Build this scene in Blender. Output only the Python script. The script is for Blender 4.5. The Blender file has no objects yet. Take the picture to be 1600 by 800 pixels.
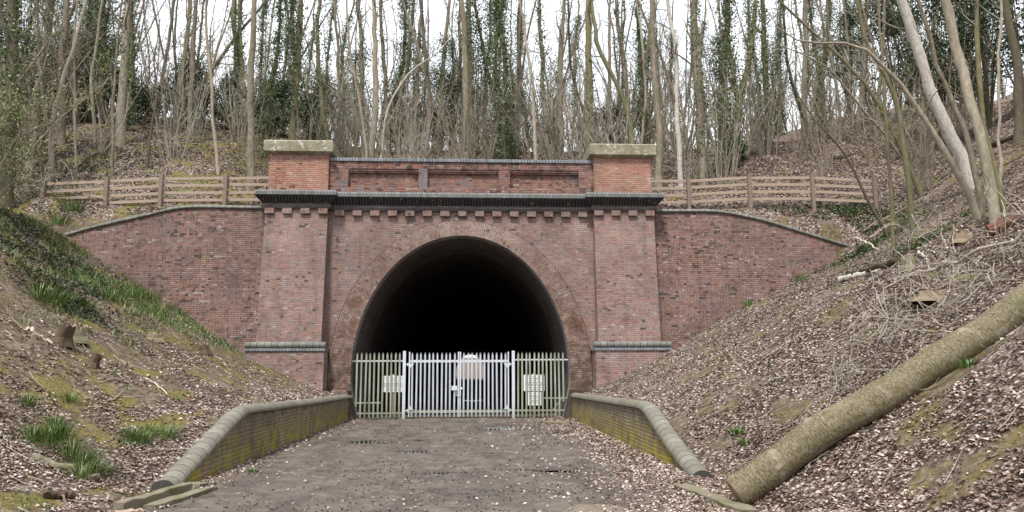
import bpy, math, random
import numpy as np
from mathutils import Vector
random.seed(7); rng = np.random.default_rng(11)
SC = bpy.context.scene
COL = SC.collection
PI = math.pi
# ------------------------------------------------------------------ camera model
F = 1200.; H = 1.74; YAW = math.radians(3.0); PIT = math.radians(8.44); ROLL = 0.0035
def _axes():
    cp, sp = math.cos(PIT), math.sin(PIT); cy, sy = math.cos(YAW), math.sin(YAW)
    f = np.array((cp*sy, cp*cy, sp)); r = np.array((cy, -sy, 0)); u = np.array((-sp*sy, -sp*cy, cp))
    c, s = math.cos(ROLL), math.sin(ROLL)
    return f, r*c - u*s, u*c + r*s
FW, RT, UP = _axes()
def ray(px, py): return FW + RT*((px-800)/F) + UP*((400-py)/F)
def at(px, py, Y):
    d = ray(px, py); t = Y/d[1]; return Vector((d[0]*t, Y, H+d[2]*t))
# ------------------------------------------------------------------ noise
_T = rng.random((256, 256))
def vnoise(x, y):
    x = np.asarray(x, float); y = np.asarray(y, float)
    xi = np.floor(x).astype(int); yi = np.floor(y).astype(int)
    fx = x-xi; fy = y-yi; fx = fx*fx*(3-2*fx); fy = fy*fy*(3-2*fy)
    a = _T[xi & 255, yi & 255]; b = _T[(xi+1) & 255, yi & 255]
    c = _T[xi & 255, (yi+1) & 255]; d = _T[(xi+1) & 255, (yi+1) & 255]
    return (a*(1-fx)+b*fx)*(1-fy)+(c*(1-fx)+d*fx)*fy
def fbm(x, y, o=4):
    s = 0; a = .5
    for i in range(o):
        s = s + a*(vnoise(x*2**i+17*i, y*2**i+31*i)-.5); a *= .5
    return s*2
def sstep(a, b, x):
    t = np.clip((x-a)/(b-a), 0, 1); return t*t*(3-2*t)
# ------------------------------------------------------------------ terrain
XC = -0.38
XL, XR = -4.22, 3.49           # faces of the low approach walls
YP = 28.0                      # portal plane
LOG_A = at(1150, 771, 9.9); LOG_B = at(1720, 392, 9.5); LOG_R = .212
PL = np.array([[0, 0], [.6, .12], [3.1, 1.18], [6.5, 3.25], [9.7, 5.5], [13, 6.7], [20, 8.4], [40, 12], [400, 16]])
PR = np.array([[0, 0], [.6, .15], [3.5, 1.5], [5.5, 2.75], [8.5, 4.2], [10.3, 4.95], [14, 7.3], [20, 11.6], [40, 23], [400, 28]])
PRn = np.array([[0, 0], [.4, .2], [4.3, 3.15], [6.5, 4.4], [10.3, 6.2], [14, 8.2], [20, 12], [40, 23], [400, 28]])
def cut(x, y):
    base = .06 + .84*np.clip((y-np.where(x < 0, 11.7, 12.4))/3.3, 0, 1)

    l = np.interp(-(x+4.55), PL[:, 0], PL[:, 1])
    k = sstep(11, 19, y)
    r = np.interp(x-3.8, PR[:, 0], PR[:, 1])*k + np.interp(x-3.8, PRn[:, 0], PRn[:, 1])*(1-k)
    left = base + l; right = base + r
    z = np.where(x < 0, left, right)
    # track bed (lowered: the track sheet covers it)
    wall = (y > np.where(x < 0, 11.55, 12.3))
    inside = np.where(wall, (x > -4.45) & (x < 3.72), (x > -4.3) & (x < 3.6))
    low = -.25
    edge = np.where(x < 0, sstep(-4.35, -4.75, x), sstep(3.5, 3.9, x))
    z = np.where(wall, np.where(inside, low, z), low + (z-low)*edge)
    return z
def hill(x, y):
    t = np.maximum(y-28.6, 0)
    cr = 11.2 + 2.6*sstep(-4, -16, x) + 2.0*sstep(8, 26, x) + 3.0*sstep(18, 32, x)
    h = 7.55 + cr*(1-np.exp(-(t/16.)**1.15)) - .012*np.maximum(t-35, 0)
    h = h - .35*sstep(11, 15, np.abs(x))*np.exp(-t/2)
    return h
def zfar(x, y):
    return -1.0 + np.interp(y, [205, 222, 262, 320, 900], [0, .3, 6.2, 8, 12])
def ground(x, y):
    x = np.asarray(x, float); y = np.asarray(y, float)
    c = cut(x, y); h = hill(x, y)
    ax = np.abs(x-XC)
    stepw = np.clip((ax-14)/3., 0, 1)*1.6 + .1
    b = sstep(0, 1, (y-(28.52-stepw))/(2*stepw))
    m = np.maximum(h, 0)
    k = 1.2
    d = c-h
    sm = h + .5*(d+np.sqrt(d*d+k*k)) - .25*k*np.exp(-d*d)
    side = np.where(ax > 13, sm, h)
    bl = sstep(12.5, 15.5, ax)
    up = h*(1-bl) + sm*bl
    z = c*(1-b) + up*b
    amp = np.where((x > -4.6) & (x < 3.9) & (y < 28.5), .0, 1)
    z = z + amp*(.35*fbm(x*.35, y*.35, 3)*sstep(.4, 3, np.minimum(np.abs(x+4.6), np.abs(x-3.9))) + .09*fbm(x*1.6+5, y*1.6, 4))*np.where(y < 30, 1, 1)
    # bed of the big log
    ab = np.array((LOG_B.x-LOG_A.x, LOG_B.y-LOG_A.y)); L2 = ab@ab
    t = ((x-LOG_A.x)*ab[0]+(y-LOG_A.y)*ab[1])/L2
    tc = np.clip(t, -.05, 1)
    dx = x-(LOG_A.x+tc*ab[0]); dy = y-(LOG_A.y+tc*ab[1]); dd = np.sqrt(dx*dx+dy*dy)
    zl = LOG_A.z+tc*(LOG_B.z-LOG_A.z)-LOG_R-.0
    w = np.exp(-(dd/.55)**2)
    z = z*(1-w)+zl*w
    # far end of the tunnel
    e = sstep(207.5, 209, y)
    z = z*(1-e) + (zfar(x, y)+.14*np.maximum(ax-5, 0)*(ax < 40)+.14*35*(ax >= 40))*e
    return z
def gz(x, y): return float(ground(np.array([x]), np.array([y]))[0])
def atg(px, py, y0=5.0, y1=75):
    d = ray(px, py); ts = np.linspace(y0/d[1], y1/d[1], 1500)
    X = d[0]*ts; Y = d[1]*ts; Z = H+d[2]*ts
    g = ground(X, Y); g = np.where((X > -4.4) & (X < 3.65) & (Y < 28.4), 0, g)
    i = np.argmax(Z <= g)
    if not (Z <= g).any():
        print('NOHIT', px, py); i = int(np.argmin(np.where(Y < 50, Z-g, 99)))
    return Vector((X[i], Y[i], g[i]))
# ------------------------------------------------------------------ mesh helpers
class MB:
    def __init__(s): s.v = []; s.f = {3: [], 4: []}; s.u = {3: [], 4: []}; s.n = 0; s.hasuv = False; s.ng = []
    def add(s, verts, faces, uv=None):
        verts = np.asarray(verts, float).reshape(-1, 3); faces = np.asarray(faces, int)
        k = faces.shape[1]; s.v.append(verts); s.f[k].append(faces+s.n); s.n += len(verts)
        if uv is not None: s.hasuv = True; s.u[k].append(np.asarray(uv, float).reshape(len(faces), k, 2))
        else: s.u[k].append(np.zeros((len(faces), k, 2)))
    def quad(s, a, b, c, d, uv=None): s.add([a, b, c, d], [[0, 1, 2, 3]], uv)
    def box(s, x0, x1, y0, y1, z0, z1):
        v = [(x, y, z) for z in (z0, z1) for y in (y0, y1) for x in (x0, x1)]
        s.add(v, [[0, 2, 3, 1], [4, 5, 7, 6], [0, 1, 5, 4], [2, 6, 7, 3], [0, 4, 6, 2], [1, 3, 7, 5]])
    def obox(s, c, ax, ay, az):   # oriented box with half-axis vectors
        c, ax, ay, az = map(lambda q: np.array(q, float), (c, ax, ay, az))
        v = [c+i*ax+j*ay+k*az for k in (-1, 1) for j in (-1, 1) for i in (-1, 1)]
        s.add(v, [[0, 2, 3, 1], [4, 5, 7, 6], [0, 1, 5, 4], [2, 6, 7, 3], [0, 4, 6, 2], [1, 3, 7, 5]])
    def loft(s, rings, cap=True, close=True):
        n = len(rings[0]); V = [p for r in rings for p in r]; Fq = []
        for i in range(len(rings)-1):
            for j in range(n if close else n-1):
                k = (j+1) % n; Fq.append([i*n+j, i*n+k, (i+1)*n+k, (i+1)*n+j])
        s.add(V, Fq)
        if cap and n == 4:
            s.add(list(rings[0])+list(rings[-1]), [[3, 2, 1, 0], [4, 5, 6, 7]])
        elif cap:
            for r, fl in ((rings[0], 1), (rings[-1], 0)):
                c = np.mean(np.array(r), axis=0); m = len(r)
                s.add(list(r)+[c], [[(j+1) % m, j, m] if fl else [j, (j+1) % m, m] for j in range(m)])
    def tube(s, pts, rad, k=6, cap=False, wob=0):
        P = np.asarray(pts, float); n = len(P)
        if n < 2: return
        R = np.broadcast_to(np.asarray(rad, float), (n,))
        T = np.gradient(P, axis=0); T /= np.linalg.norm(T, axis=1)[:, None]+1e-9
        ref = np.array((0, 0, 1.)) if abs(T[0][2]) < .8 else np.array((1., 0, 0))
        A = np.cross(T, ref); A /= np.linalg.norm(A, axis=1)[:, None]+1e-9
        B = np.cross(T, A)
        an = np.arange(k)*2*PI/k
        rr = R[:, None]*np.ones((n, k))
        if wob: rr = rr*(1+wob*(rng.random((n, k))-.5))
        V = P[:, None, :]+rr[..., None]*(np.cos(an)[None, :, None]*A[:, None, :]+np.sin(an)[None, :, None]*B[:, None, :])
        i = np.arange(n-1)[:, None]*k; j = np.arange(k)[None]; jn = (j+1) % k
        Fq = np.stack([i+j, i+jn, i+k+jn, i+k+j], -1).reshape(-1, 4)
        L = np.concatenate([[0], np.cumsum(np.linalg.norm(np.diff(P, axis=0), axis=1))])
        cu = an/(2*PI)*1.0
        u0 = np.broadcast_to((np.arange(k)/k)[None], (n-1, k)); u1 = u0+1/k
        v0 = np.broadcast_to(L[:-1, None], (n-1, k)); v1 = np.broadcast_to(L[1:, None], (n-1, k))
        uv = np.stack([np.stack([u0, v0], -1), np.stack([u1, v0], -1), np.stack([u1, v1], -1), np.stack([u0, v1], -1)], 2).reshape(-1, 4, 2)
        s.add(V.reshape(-1, 3), Fq, uv)
        if cap:
            for r, e in ((V[0], 0), (V[-1], 1)):
                c = r.mean(axis=0); s.add(list(r)+[c], [[(q+1) % k, q, k] if e else [q, (q+1) % k, k] for q in range(k)])
    def leaves(s, C, size, nrm=None, tilt=1.0, asp=.6):
        C = np.asarray(C, float); n = len(C)
        if n == 0: return
        size = np.broadcast_to(np.asarray(size, float), (n,))
        N = rng.normal(size=(n, 3))*tilt
        if nrm is not None: N = N + nrm
        else: N = N + 1e-6
        N /= np.linalg.norm(N, axis=1)[:, None]
        R = rng.normal(size=(n, 3)); A = np.cross(N, R); A /= np.linalg.norm(A, axis=1)[:, None]+1e-9
        B = np.cross(N, A)
        a = A*size[:, None]*.5; b = B*size[:, None]*.5*asp; cz = N*size[:, None]*.16
        V = np.stack([C-a, C+b-cz*(-1), C+a, C-b+cz], 1).reshape(-1, 3)
        V = V+0
        Fq = (np.arange(n)*4)[:, None]+np.arange(4)[None]
        s.add(V, Fq)
    def mesh(s, name, smooth=False, boxuv=False):
        me = bpy.data.meshes.new(name); V = np.concatenate(s.v) if s.v else np.zeros((0, 3))
        q = np.concatenate(s.f[4]) if s.f[4] else np.zeros((0, 4), int); t = np.concatenate(s.f[3]) if s.f[3] else np.zeros((0, 3), int)
        me.vertices.add(len(V)); me.vertices.foreach_set('co', V.ravel())
        nl = q.size+t.size; me.loops.add(nl); me.polygons.add(len(q)+len(t))
        me.loops.foreach_set('vertex_index', np.concatenate([q.ravel(), t.ravel()]).astype(np.int32))
        st = np.concatenate([np.arange(len(q))*4, q.size+np.arange(len(t))*3]).astype(np.int32)
        me.polygons.foreach_set('loop_start', st)
        me.update(calc_edges=True); me.validate()
        if s.hasuv and not boxuv and len(me.loops) == nl:
            uq = np.concatenate(s.u[4]).ravel() if s.u[4] else np.zeros(0); ut = np.concatenate(s.u[3]).ravel() if s.u[3] else np.zeros(0)
            me.uv_layers.new(name='UVMap').data.foreach_set('uv', np.concatenate([uq, ut]))
        if boxuv:
            n = len(me.loops); vi = np.zeros(n, np.int32); me.loops.foreach_get('vertex_index', vi)
            co = np.zeros(len(me.vertices)*3); me.vertices.foreach_get('co', co); co = co.reshape(-1, 3)
            pn = np.zeros(len(me.polygons)*3); me.polygons.foreach_get('normal', pn); pn = np.abs(pn.reshape(-1, 3))
            ls = np.zeros(len(me.polygons), np.int32); me.polygons.foreach_get('loop_total', ls)
            ax = np.repeat(np.argmax(pn*np.array([1, 1, .9]), axis=1), ls); c = co[vi]
            uv = np.where((ax == 1)[:, None], c[:, [0, 2]], np.where((ax == 0)[:, None], c[:, [1, 2]], c[:, [0, 1]]))
            me.uv_layers.new(name='UVMap').data.foreach_set('uv', uv.ravel())
        me.polygons.foreach_set('use_smooth', np.full(len(me.polygons), bool(smooth)))
        return me
def link(name, me, mat, parent=None):
    o = bpy.data.objects.new(name, me); COL.objects.link(o)
    if mat and me and not me.materials: me.materials.append(mat)
    if parent: o.parent = parent
    return o
def build(mb, name, mat, parent=None, smooth=False, boxuv=False):
    return link(name, mb.mesh(name, smooth, boxuv), mat, parent)
def thing(name, label, cat, loc=(0, 0, 0), group=None):
    o = bpy.data.objects.new(name, None); COL.objects.link(o); o.location = loc; o.empty_display_size = .2
    return tag(o, label, cat, group)
def tag(o, label, cat, group=None, kind=None):
    if label: o['label'] = label
    if cat: o['category'] = cat
    if group: o['group'] = group
    if kind: o['kind'] = kind
    return o
def rebase(o):
    """keep world-space child meshes under a root placed at the base of the thing"""
    for ch in o.children: ch.location = -o.location
def bevel(o, w=.006, seg=1):
    m = o.modifiers.new('bevel', 'BEVEL'); m.width = w; m.segments = seg; m.limit_method = 'ANGLE'
# ------------------------------------------------------------------ node helpers
class NT:
    def __init__(s, name):
        s.m = bpy.data.materials.new(name); s.m.use_nodes = True; s.t = s.m.node_tree
        s.b = s.t.nodes['Principled BSDF']; s.b.inputs['Specular IOR Level'].default_value = .3
    def n(s, typ, ins=None, **pr):
        nd = s.t.nodes.new(typ)
        for k, v in pr.items(): setattr(nd, k, v)
        for k, v in (ins or {}).items(): s.put(nd.inputs[k], v)
        return nd
    def put(s, sock, v):
        if isinstance(v, bpy.types.NodeSocket): s.t.links.new(v, sock)
        else:
            if hasattr(sock.default_value, '__len__') and not hasattr(v, '__len__'): v = [v]*len(sock.default_value)
            if hasattr(sock.default_value, '__len__') and len(sock.default_value) == 4 and len(v) == 3: v = tuple(v)+(1,)
            sock.default_value = v
    def ma(s, op, a, b=None, c=None, clamp=False):
        nd = s.t.nodes.new('ShaderNodeMath'); nd.operation = op; nd.use_clamp = clamp
        for i, v in enumerate((a, b, c)):
            if v is not None: s.put(nd.inputs[i], v)
        return nd.outputs[0]
    def mix(s, f, a, b, mode='MIX'):
        nd = s.t.nodes.new('ShaderNodeMix'); nd.data_type = 'RGBA'; nd.blend_type = mode
        s.put(nd.inputs[0], f); s.put(nd.inputs[6], a); s.put(nd.inputs[7], b); return nd.outputs[2]
    def ramp(s, f, stops, interp='LINEAR'):
        nd = s.t.nodes.new('ShaderNodeValToRGB'); s.put(nd.inputs[0], f); cr = nd.color_ramp; cr.interpolation = interp
        while len(cr.elements) > 1: cr.elements.remove(cr.elements[-1])
        for i, (p, c) in enumerate(stops):
            e = cr.elements[0] if i == 0 else cr.elements.new(p)
            e.position = p; e.color = (c, c, c, 1) if not hasattr(c, '__len__') else tuple(c)+(1,)
        return nd.outputs[0]
    def rng(s, f, a, b, lo=0, hi=1):
        nd = s.n('ShaderNodeMapRange', {0: f, 1: a, 2: b, 3: lo, 4: hi}); nd.clamp = True; return nd.outputs[0]
    def pos(s): return s.n('ShaderNodeNewGeometry').outputs['Position']
    def obj(s): return s.n('ShaderNodeTexCoord').outputs['Object']
    def uv(s): return s.n('ShaderNodeTexCoord').outputs['UV']
    def scale(s, v, k): return s.n('ShaderNodeVectorMath', {0: v, 1: k}, operation='MULTIPLY').outputs[0]
    def noise(s, vec, sc, det=4, rough=.55, dist=0):
        return s.n('ShaderNodeTexNoise', {'Vector': vec, 'Scale': sc, 'Detail': det, 'Roughness': rough, 'Distortion': dist}).outputs[0]
    def xyz(s, v):
        nd = s.n('ShaderNodeSeparateXYZ', {0: v}); return nd.outputs
    def bump(s, h, st=.5, dist=.02):
        o = s.n('ShaderNodeBump', {'Height': h, 'Strength': st, 'Distance': dist}).outputs[0]; s.t.links.new(o, s.b.inputs['Normal'])
    def out(s, col, rough=.85):
        s.put(s.b.inputs['Base Color'], col); s.put(s.b.inputs['Roughness'], rough); return s.m

def brick_mat(name, pal, mortar, tints=(), eng=True, h=.075, w=.225, holes=.03, white=.02, m=.012, blue=0, bloom=.35, contrast=.62, edge=0, soot=.3):
    t = NT(name); uv = t.uv(); X = t.xyz(uv); P = t.pos(); PZ = t.xyz(P)
    jit = t.ma('MULTIPLY', t.ma('SUBTRACT', t.noise(P, 1.6, 2), .5), .02)
    v = t.ma('DIVIDE', t.ma('ADD', X[1], jit), h); row = t.ma('FLOOR', v); fv = t.ma('SUBTRACT', v, row)
    par = t.ma('MODULO', t.ma('ABSOLUTE', row), 2.0)
    wd = t.ma('SUBTRACT', w, t.ma('MULTIPLY', par, w/2 if eng else 0))
    rj = t.n('ShaderNodeTexWhiteNoise', {'W': row}, noise_dimensions='1D').outputs[0]
    u = t.ma('ADD', t.ma('DIVIDE', X[0], wd), t.ma('ADD', t.ma('MULTIPLY', par, .25 if eng else .5), t.ma('MULTIPLY', rj, .12)))
    col = t.ma('FLOOR', u); fu = t.ma('SUBTRACT', u, col)
    cell = t.n('ShaderNodeCombineXYZ', {0: col, 1: row, 2: 0.0}).outputs[0]
    wn = t.n('ShaderNodeTexWhiteNoise', {'Vector': cell}, noise_dimensions='3D')
    r = wn.outputs[0]; r2 = t.xyz(wn.outputs[1])
    eu = t.ma('MULTIPLY', t.ma('MINIMUM', fu, t.ma('SUBTRACT', 1.0, fu)), wd); ev = t.ma('MULTIPLY', t.ma('MINIMUM', fv, t.ma('SUBTRACT', 1.0, fv)), h)
    ed = t.ma('MINIMUM', eu, ev); hf0 = t.noise(P, 40, 2, .6)
    mm = t.rng(t.ma('SUBTRACT', ed, t.ma('MULTIPLY', t.ma('SUBTRACT', hf0, .5), .012)), m*.35, m*.85, 1, 0)
    lf = t.noise(P, .55, 3, .6); mf = t.noise(P, 2.5, 4, .6); hf = t.noise(P, 30, 3, .6)
    n = len(pal)
    sel = t.ma('ADD', t.ma('MULTIPLY', r, contrast), t.ma('MULTIPLY', t.rng(t.ma('ADD', t.ma('MULTIPLY', lf, .5), t.ma('MULTIPLY', mf, .5)), .32, .68), 1-contrast))
    c = t.ramp(sel, [((i+.5)/n, p) for i, p in enumerate(pal)])
    c = t.mix(t.ma('MULTIPLY', r2[0], .38), c, (.075, .052, .05))
    c = t.mix(t.rng(hf, .35, .75, 0, .35), c, (.33, .25, .22))
    if blue: c = t.mix(t.ma('MULTIPLY', t.ma('GREATER_THAN', r2[1], 1-blue), .55), c, (.13, .13, .15))
    wh = t.ma('MULTIPLY', t.ma('GREATER_THAN', r2[2], 1-white*2.2), t.rng(mf, .42, .58))
    c = t.mix(t.ma('MULTIPLY', wh, .5), c, (.46, .42, .40))
    # lime bloom
    c = t.mix(t.rng(t.noise(P, 1.1, 5, .7), .52, .8, 0, bloom), c, (.40, .33, .31))
    ho = t.ma('GREATER_THAN', t.ma('MULTIPLY', r2[1], t.rng(t.noise(P, 1.7, 3), .3, .7, .85, 1.1)), 1.0-holes)
    mc = t.mix(t.rng(t.noise(P, 1.3, 4), .42, .68), mortar, tuple(q*.4 for q in mortar))
    c = t.mix(t.ma('MULTIPLY', mm, t.rng(t.ma('ADD', t.noise(P, 1.9, 5, .7), t.ma('MULTIPLY', t.noise(P, 11, 3, .6), .4)), .55, .85, .25, 1.0)), c, mc)
    c = t.mix(t.ma('MULTIPLY', ho, .7), c, (.025, .02, .018))
    for (colr, sc, lo, hi, amt, z0, z1) in tints:
        f = t.rng(t.noise(P, sc, 5, .65, .4), lo, hi, 0, amt)
        f = t.ma('MULTIPLY', f, t.rng(PZ[2], z0, z1))
        c = t.mix(f, c, colr)
    if edge: c = t.mix(t.ma('MULTIPLY', t.rng(X[0], edge, edge+.03), .8), c, (.03, .022, .018))
    c = t.mix(t.rng(t.noise(P, .42, 5, .7), .44, .64, 0, .35), c, (.12, .092, .082)); c = t.mix(t.rng(t.noise(t.scale(P, (1.5, 1.5, .7)), .9, 6, .75), .5, .68, 0, soot), c, (.06, .05, .045))
    # vertical dark run-off streaks
    sx = t.noise(t.scale(P, (3.2, 3.2, .25)), 1.0, 4, .6)
    c = t.mix(t.rng(sx, .56, .78, 0, .5), c, (.05, .04, .036))
    hgt = t.ma('ADD', t.ma('MULTIPLY', mm, -.7), t.ma('ADD', t.ma('MULTIPLY', r, .5), t.ma('ADD', t.ma('MULTIPLY', hf, .5), t.ma('MULTIPLY', ho, -1.5))))
    t.bump(hgt, .9, .016)
    return t.out(c, .92)

PURP = [(.09, .054, .048), (.165, .088, .073), (.245, .124, .098), (.31, .165, .134), (.29, .195, .168), (.24, .193, .184), (.40, .31, .27)]
REDS = [(.15, .05, .035), (.26, .085, .055), (.34, .12, .075), (.36, .15, .095), (.38, .20, .13), (.42, .27, .19)]
MOSS = (.10, .10, .028); OCH = (.20, .15, .04); RUST = (.14, .07, .035); DK = (.035, .03, .024)
M = {}
M['wall'] = brick_mat('brick_purple_red', PURP, (.42, .345, .31), [(DK, .9, .55, .75, .45, 9, 2), (RUST, 2.2, .58, .7, .5, 7, 2)], holes=.018, white=.02, blue=.06)
M['wing'] = brick_mat('brick_wing_wall', PURP[:6], (.13, .10, .088), [(OCH, 1.3, .56, .74, .3, -5, 0), (DK, .7, .52, .75, .4, 9, 3), (DK, 6, .56, .64, .7, -5, 0)], holes=.06, white=.03, blue=.07, bloom=.2)
M['ring'] = brick_mat('brick_arch_ring', [(.085, .045, .036), (.165, .08, .062), (.245, .13, .102), (.32, .20, .16)], (.52, .45, .39), [((.12, .052, .03), 2.2, .46, .6, .7, 6.6, 5.6), ((.05, .04, .02), 5, .5, .62, .6, 6.0, 3), ((.36, .29, .25), 2.6, .42, .62, .5, 5.8, 6.7), ((.05, .045, .022), 2.0, .48, .62, .75, 4.2, 1.6)], eng=False, w=.118, holes=.03, m=.013, bloom=.2, edge=.775)
M['pier'] = brick_mat('brick_orange_red', REDS, (.52, .42, .34), [((.48, .42, .30), 1.3, .55, .75, .55, 7.5, 9)], eng=False, holes=.0, white=.02)
M['parapet'] = brick_mat('brick_parapet', [(.08, .035, .03), (.17, .06, .045), (.25, .09, .06), (.30, .12, .085), (.24, .13, .11)], (.32, .24, .2), [(MOSS, 2.5, .55, .66, .8, 9, 8.2), (DK, 3.4, .48, .6, .8, 8.6, 9.4), ((.16, .15, .17), 1.6, .58, .63, .7, -5, 0)], holes=.09, white=.04, blue=.12, m=.014, bloom=.2)
M['lowwall'] = brick_mat('brick_low_wall', [(.11, .085, .055), (.175, .135, .09), (.235, .185, .125), (.29, .235, .165)], (.46, .40, .29), [((.17, .145, .03), 1.3, .43, .60, .7, .9, .2), ((.36, .30, .04), 2.6, .42, .56, .8, .8, .2), ((.05, .045, .03), 3, .5, .7, .6, -1, 0)], holes=.03, white=.0, m=.017, bloom=.1)
M['bluebrick'] = brick_mat('blue_engineering_brick', [(.03, .031, .036), (.05, .052, .058), (.075, .077, .083)], (.30, .30, .29), [], eng=False, holes=0, white=0, h=.085)
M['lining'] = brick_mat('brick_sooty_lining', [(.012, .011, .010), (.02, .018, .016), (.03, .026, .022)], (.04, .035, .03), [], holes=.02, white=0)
M['lining_near'] = brick_mat('brick_daylit_entrance_lining', [(.05, .048, .044), (.085, .08, .074), (.13, .125, .115)], (.18, .17, .16), [], holes=.03, white=.02, soot=.8)  # daylight at the mouth put into the colour, as paler, less sooty brick
M['soffit'] = brick_mat('brick_grey_soffit', [(.20, .20, .21), (.32, .32, .34), (.45, .45, .48), (.60, .60, .63)], (.5, .5, .5), [], eng=False, holes=.02, white=.03)

def coping_mat(name, a, b, seg, jw=.05, axis=0, moss=.5, jc=(.02, .019, .017)):
    t = NT(name); P = t.pos(); X = t.xyz(t.uv())
    s_ = t.ma('DIVIDE', X[axis], seg); fl = t.ma('FLOOR', s_); fr = t.ma('SUBTRACT', s_, fl)
    r = t.n('ShaderNodeTexWhiteNoise', {'W': fl}, noise_dimensions='1D').outputs[0]
    e = t.ma('MINIMUM', fr, t.ma('SUBTRACT', 1.0, fr)); j = t.rng(e, jw*.4, jw, 1, 0)
    c = t.mix(r, a, b); c = t.mix(t.rng(t.noise(P, 18, 5, .7), .35, .7, 0, .5), c, tuple(q*1.5 for q in b))
    c = t.mix(t.rng(t.noise(P, 1.6, 5, .7), .5, .68, 0, moss), c, (.11, .11, .05))
    c = t.mix(t.rng(t.noise(P, 7, 5, .7), .6, .66, 0, .6), c, (.34, .33, .29))
    c = t.mix(t.ma('MULTIPLY', j, .8), c, jc)
    t.bump(t.ma('ADD', t.ma('MULTIPLY', j, -1.0), t.ma('MULTIPLY', t.noise(P, 25, 4, .7), .4)), .8, .012)
    return t.out(c, .85)
M['coping'] = coping_mat('grey_bullnose_coping', (.10, .10, .095), (.17, .17, .155), .24, .05)
M['cope_blue'] = coping_mat('blue_grey_coping', (.11, .12, .135), (.22, .23, .25), .115, .07, moss=.4)
M['cornice_top'] = coping_mat('weathered_cornice_brick', (.095, .10, .102), (.155, .16, .16), .115, .06, moss=.5)
M['cornice_dark'] = coping_mat('black_cornice_brick', (.010, .010, .011), (.026, .026, .028), .115, .08, moss=0.05, jc=(.16, .16, .15))
def stone():
    t = NT('lichened_sandstone'); P = t.pos()
    c = t.ramp(t.noise(P, 1.8, 6, .7), [(.3, (.15, .13, .085)), (.5, (.225, .20, .14)), (.7, (.31, .285, .215))])
    c = t.mix(t.rng(t.noise(P, 9, 4, .7), .5, .66, 0, .5), c, (.10, .10, .055))
    up = t.xyz(t.n('ShaderNodeNewGeometry').outputs['Normal'])[2]
    c = t.mix(t.rng(t.noise(P, 5, 5, .7), .57, .63, 0, .8), c, (.5, .49, .44))
    t.bump(t.noise(P, 20, 5, .7), .5, .02); return t.out(c, .9)
M['stone'] = stone()
def wood(name, a, b, moss=0.3):
    t = NT(name); P = t.obj()
    c = t.mix(t.noise(t.scale(P, (1, 1, 6)), 6, 5, .7), a, b)
    c = t.mix(t.rng(t.noise(P, 3, 4, .7), .5, .7, 0, moss), c, (.09, .10, .03))
    t.bump(t.noise(t.scale(P, (1, 1, 8)), 14, 4, .7), .6, .01); return t.out(c, .88)
M['rail'] = wood('weathered_fence_rail', (.22, .165, .125), (.42, .33, .265), .12)
M['post'] = wood('weathered_fence_post', (.12, .09, .07), (.27, .21, .17), .3)
M['deadwood'] = wood('dead_wood', (.10, .07, .045), (.30, .23, .16), .25)
M['palewood'] = wood('pale_dead_wood', (.32, .27, .21), (.55, .49, .41), .05)
M['darkwood'] = wood('rotten_dark_wood', (.03, .022, .016), (.13, .09, .06), .4)
M['redwood'] = wood('red_rotten_wood', (.06, .025, .017), (.17, .075, .05), .2)
M['mossy'] = wood('mossy_stone_edging', (.10, .085, .06), (.24, .21, .15), .9)
def bark(name, a, b, c3, moss=.4, mosscol=(.085, .095, .028), bands=0, sc=1):
    t = NT(name); P = t.pos(); oi = t.n('ShaderNodeObjectInfo').outputs['Random']
    n1 = t.noise(t.scale(P, (1, 1, .25)), 14*sc, 5, .7)
    c = t.ramp(n1, [(.3, a), (.55, b), (.75, c3)])
    c = t.mix(t.rng(t.noise(P, 1.1, 4, .7), .42, .68, 0, moss), c, mosscol)
    c = t.mix(t.rng(t.noise(P, 6, 5, .7), .56, .66, 0, .5), c, c3)
    if bands:
        z = t.noise(t.scale(P, (2.5, 2.5, 16)), 1.3, 3, .6)
        c = t.mix(t.rng(z, .62, .68, 0, .85), c, (.05, .04, .035))
    c = t.mix(t.ma('MULTIPLY', oi, .35), c, (.07, .055, .04), 'MIX')
    t.bump(n1, .7, .02); return t.out(c, .9)
M['bark'] = bark('grey_brown_bark', (.095, .078, .057), (.215, .18, .135), (.35, .305, .24))
M['bark_pale'] = bark('pale_smooth_bark', (.19, .16, .12), (.33, .285, .22), (.46, .41, .34), .3)
M['bark_dark'] = bark('dark_ivied_bark', (.045, .036, .025), (.10, .08, .055), (.17, .14, .10), .6)
M['bark_moss'] = bark('mossy_green_bark', (.09, .075, .045), (.17, .15, .085), (.27, .24, .16), .7, (.13, .135, .045))
M['bark_birch'] = bark('white_birch_bark', (.34, .31, .27), (.52, .48, .43), (.68, .64, .59), .12, bands=1)
M['twig'] = bark('fine_twigs', (.13, .108, .08), (.235, .20, .15), (.34, .30, .235), .3)
M['twig_pale'] = bark('bleached_twigs', (.22, .19, .155), (.35, .315, .26), (.50, .46, .39), .1)
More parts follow.
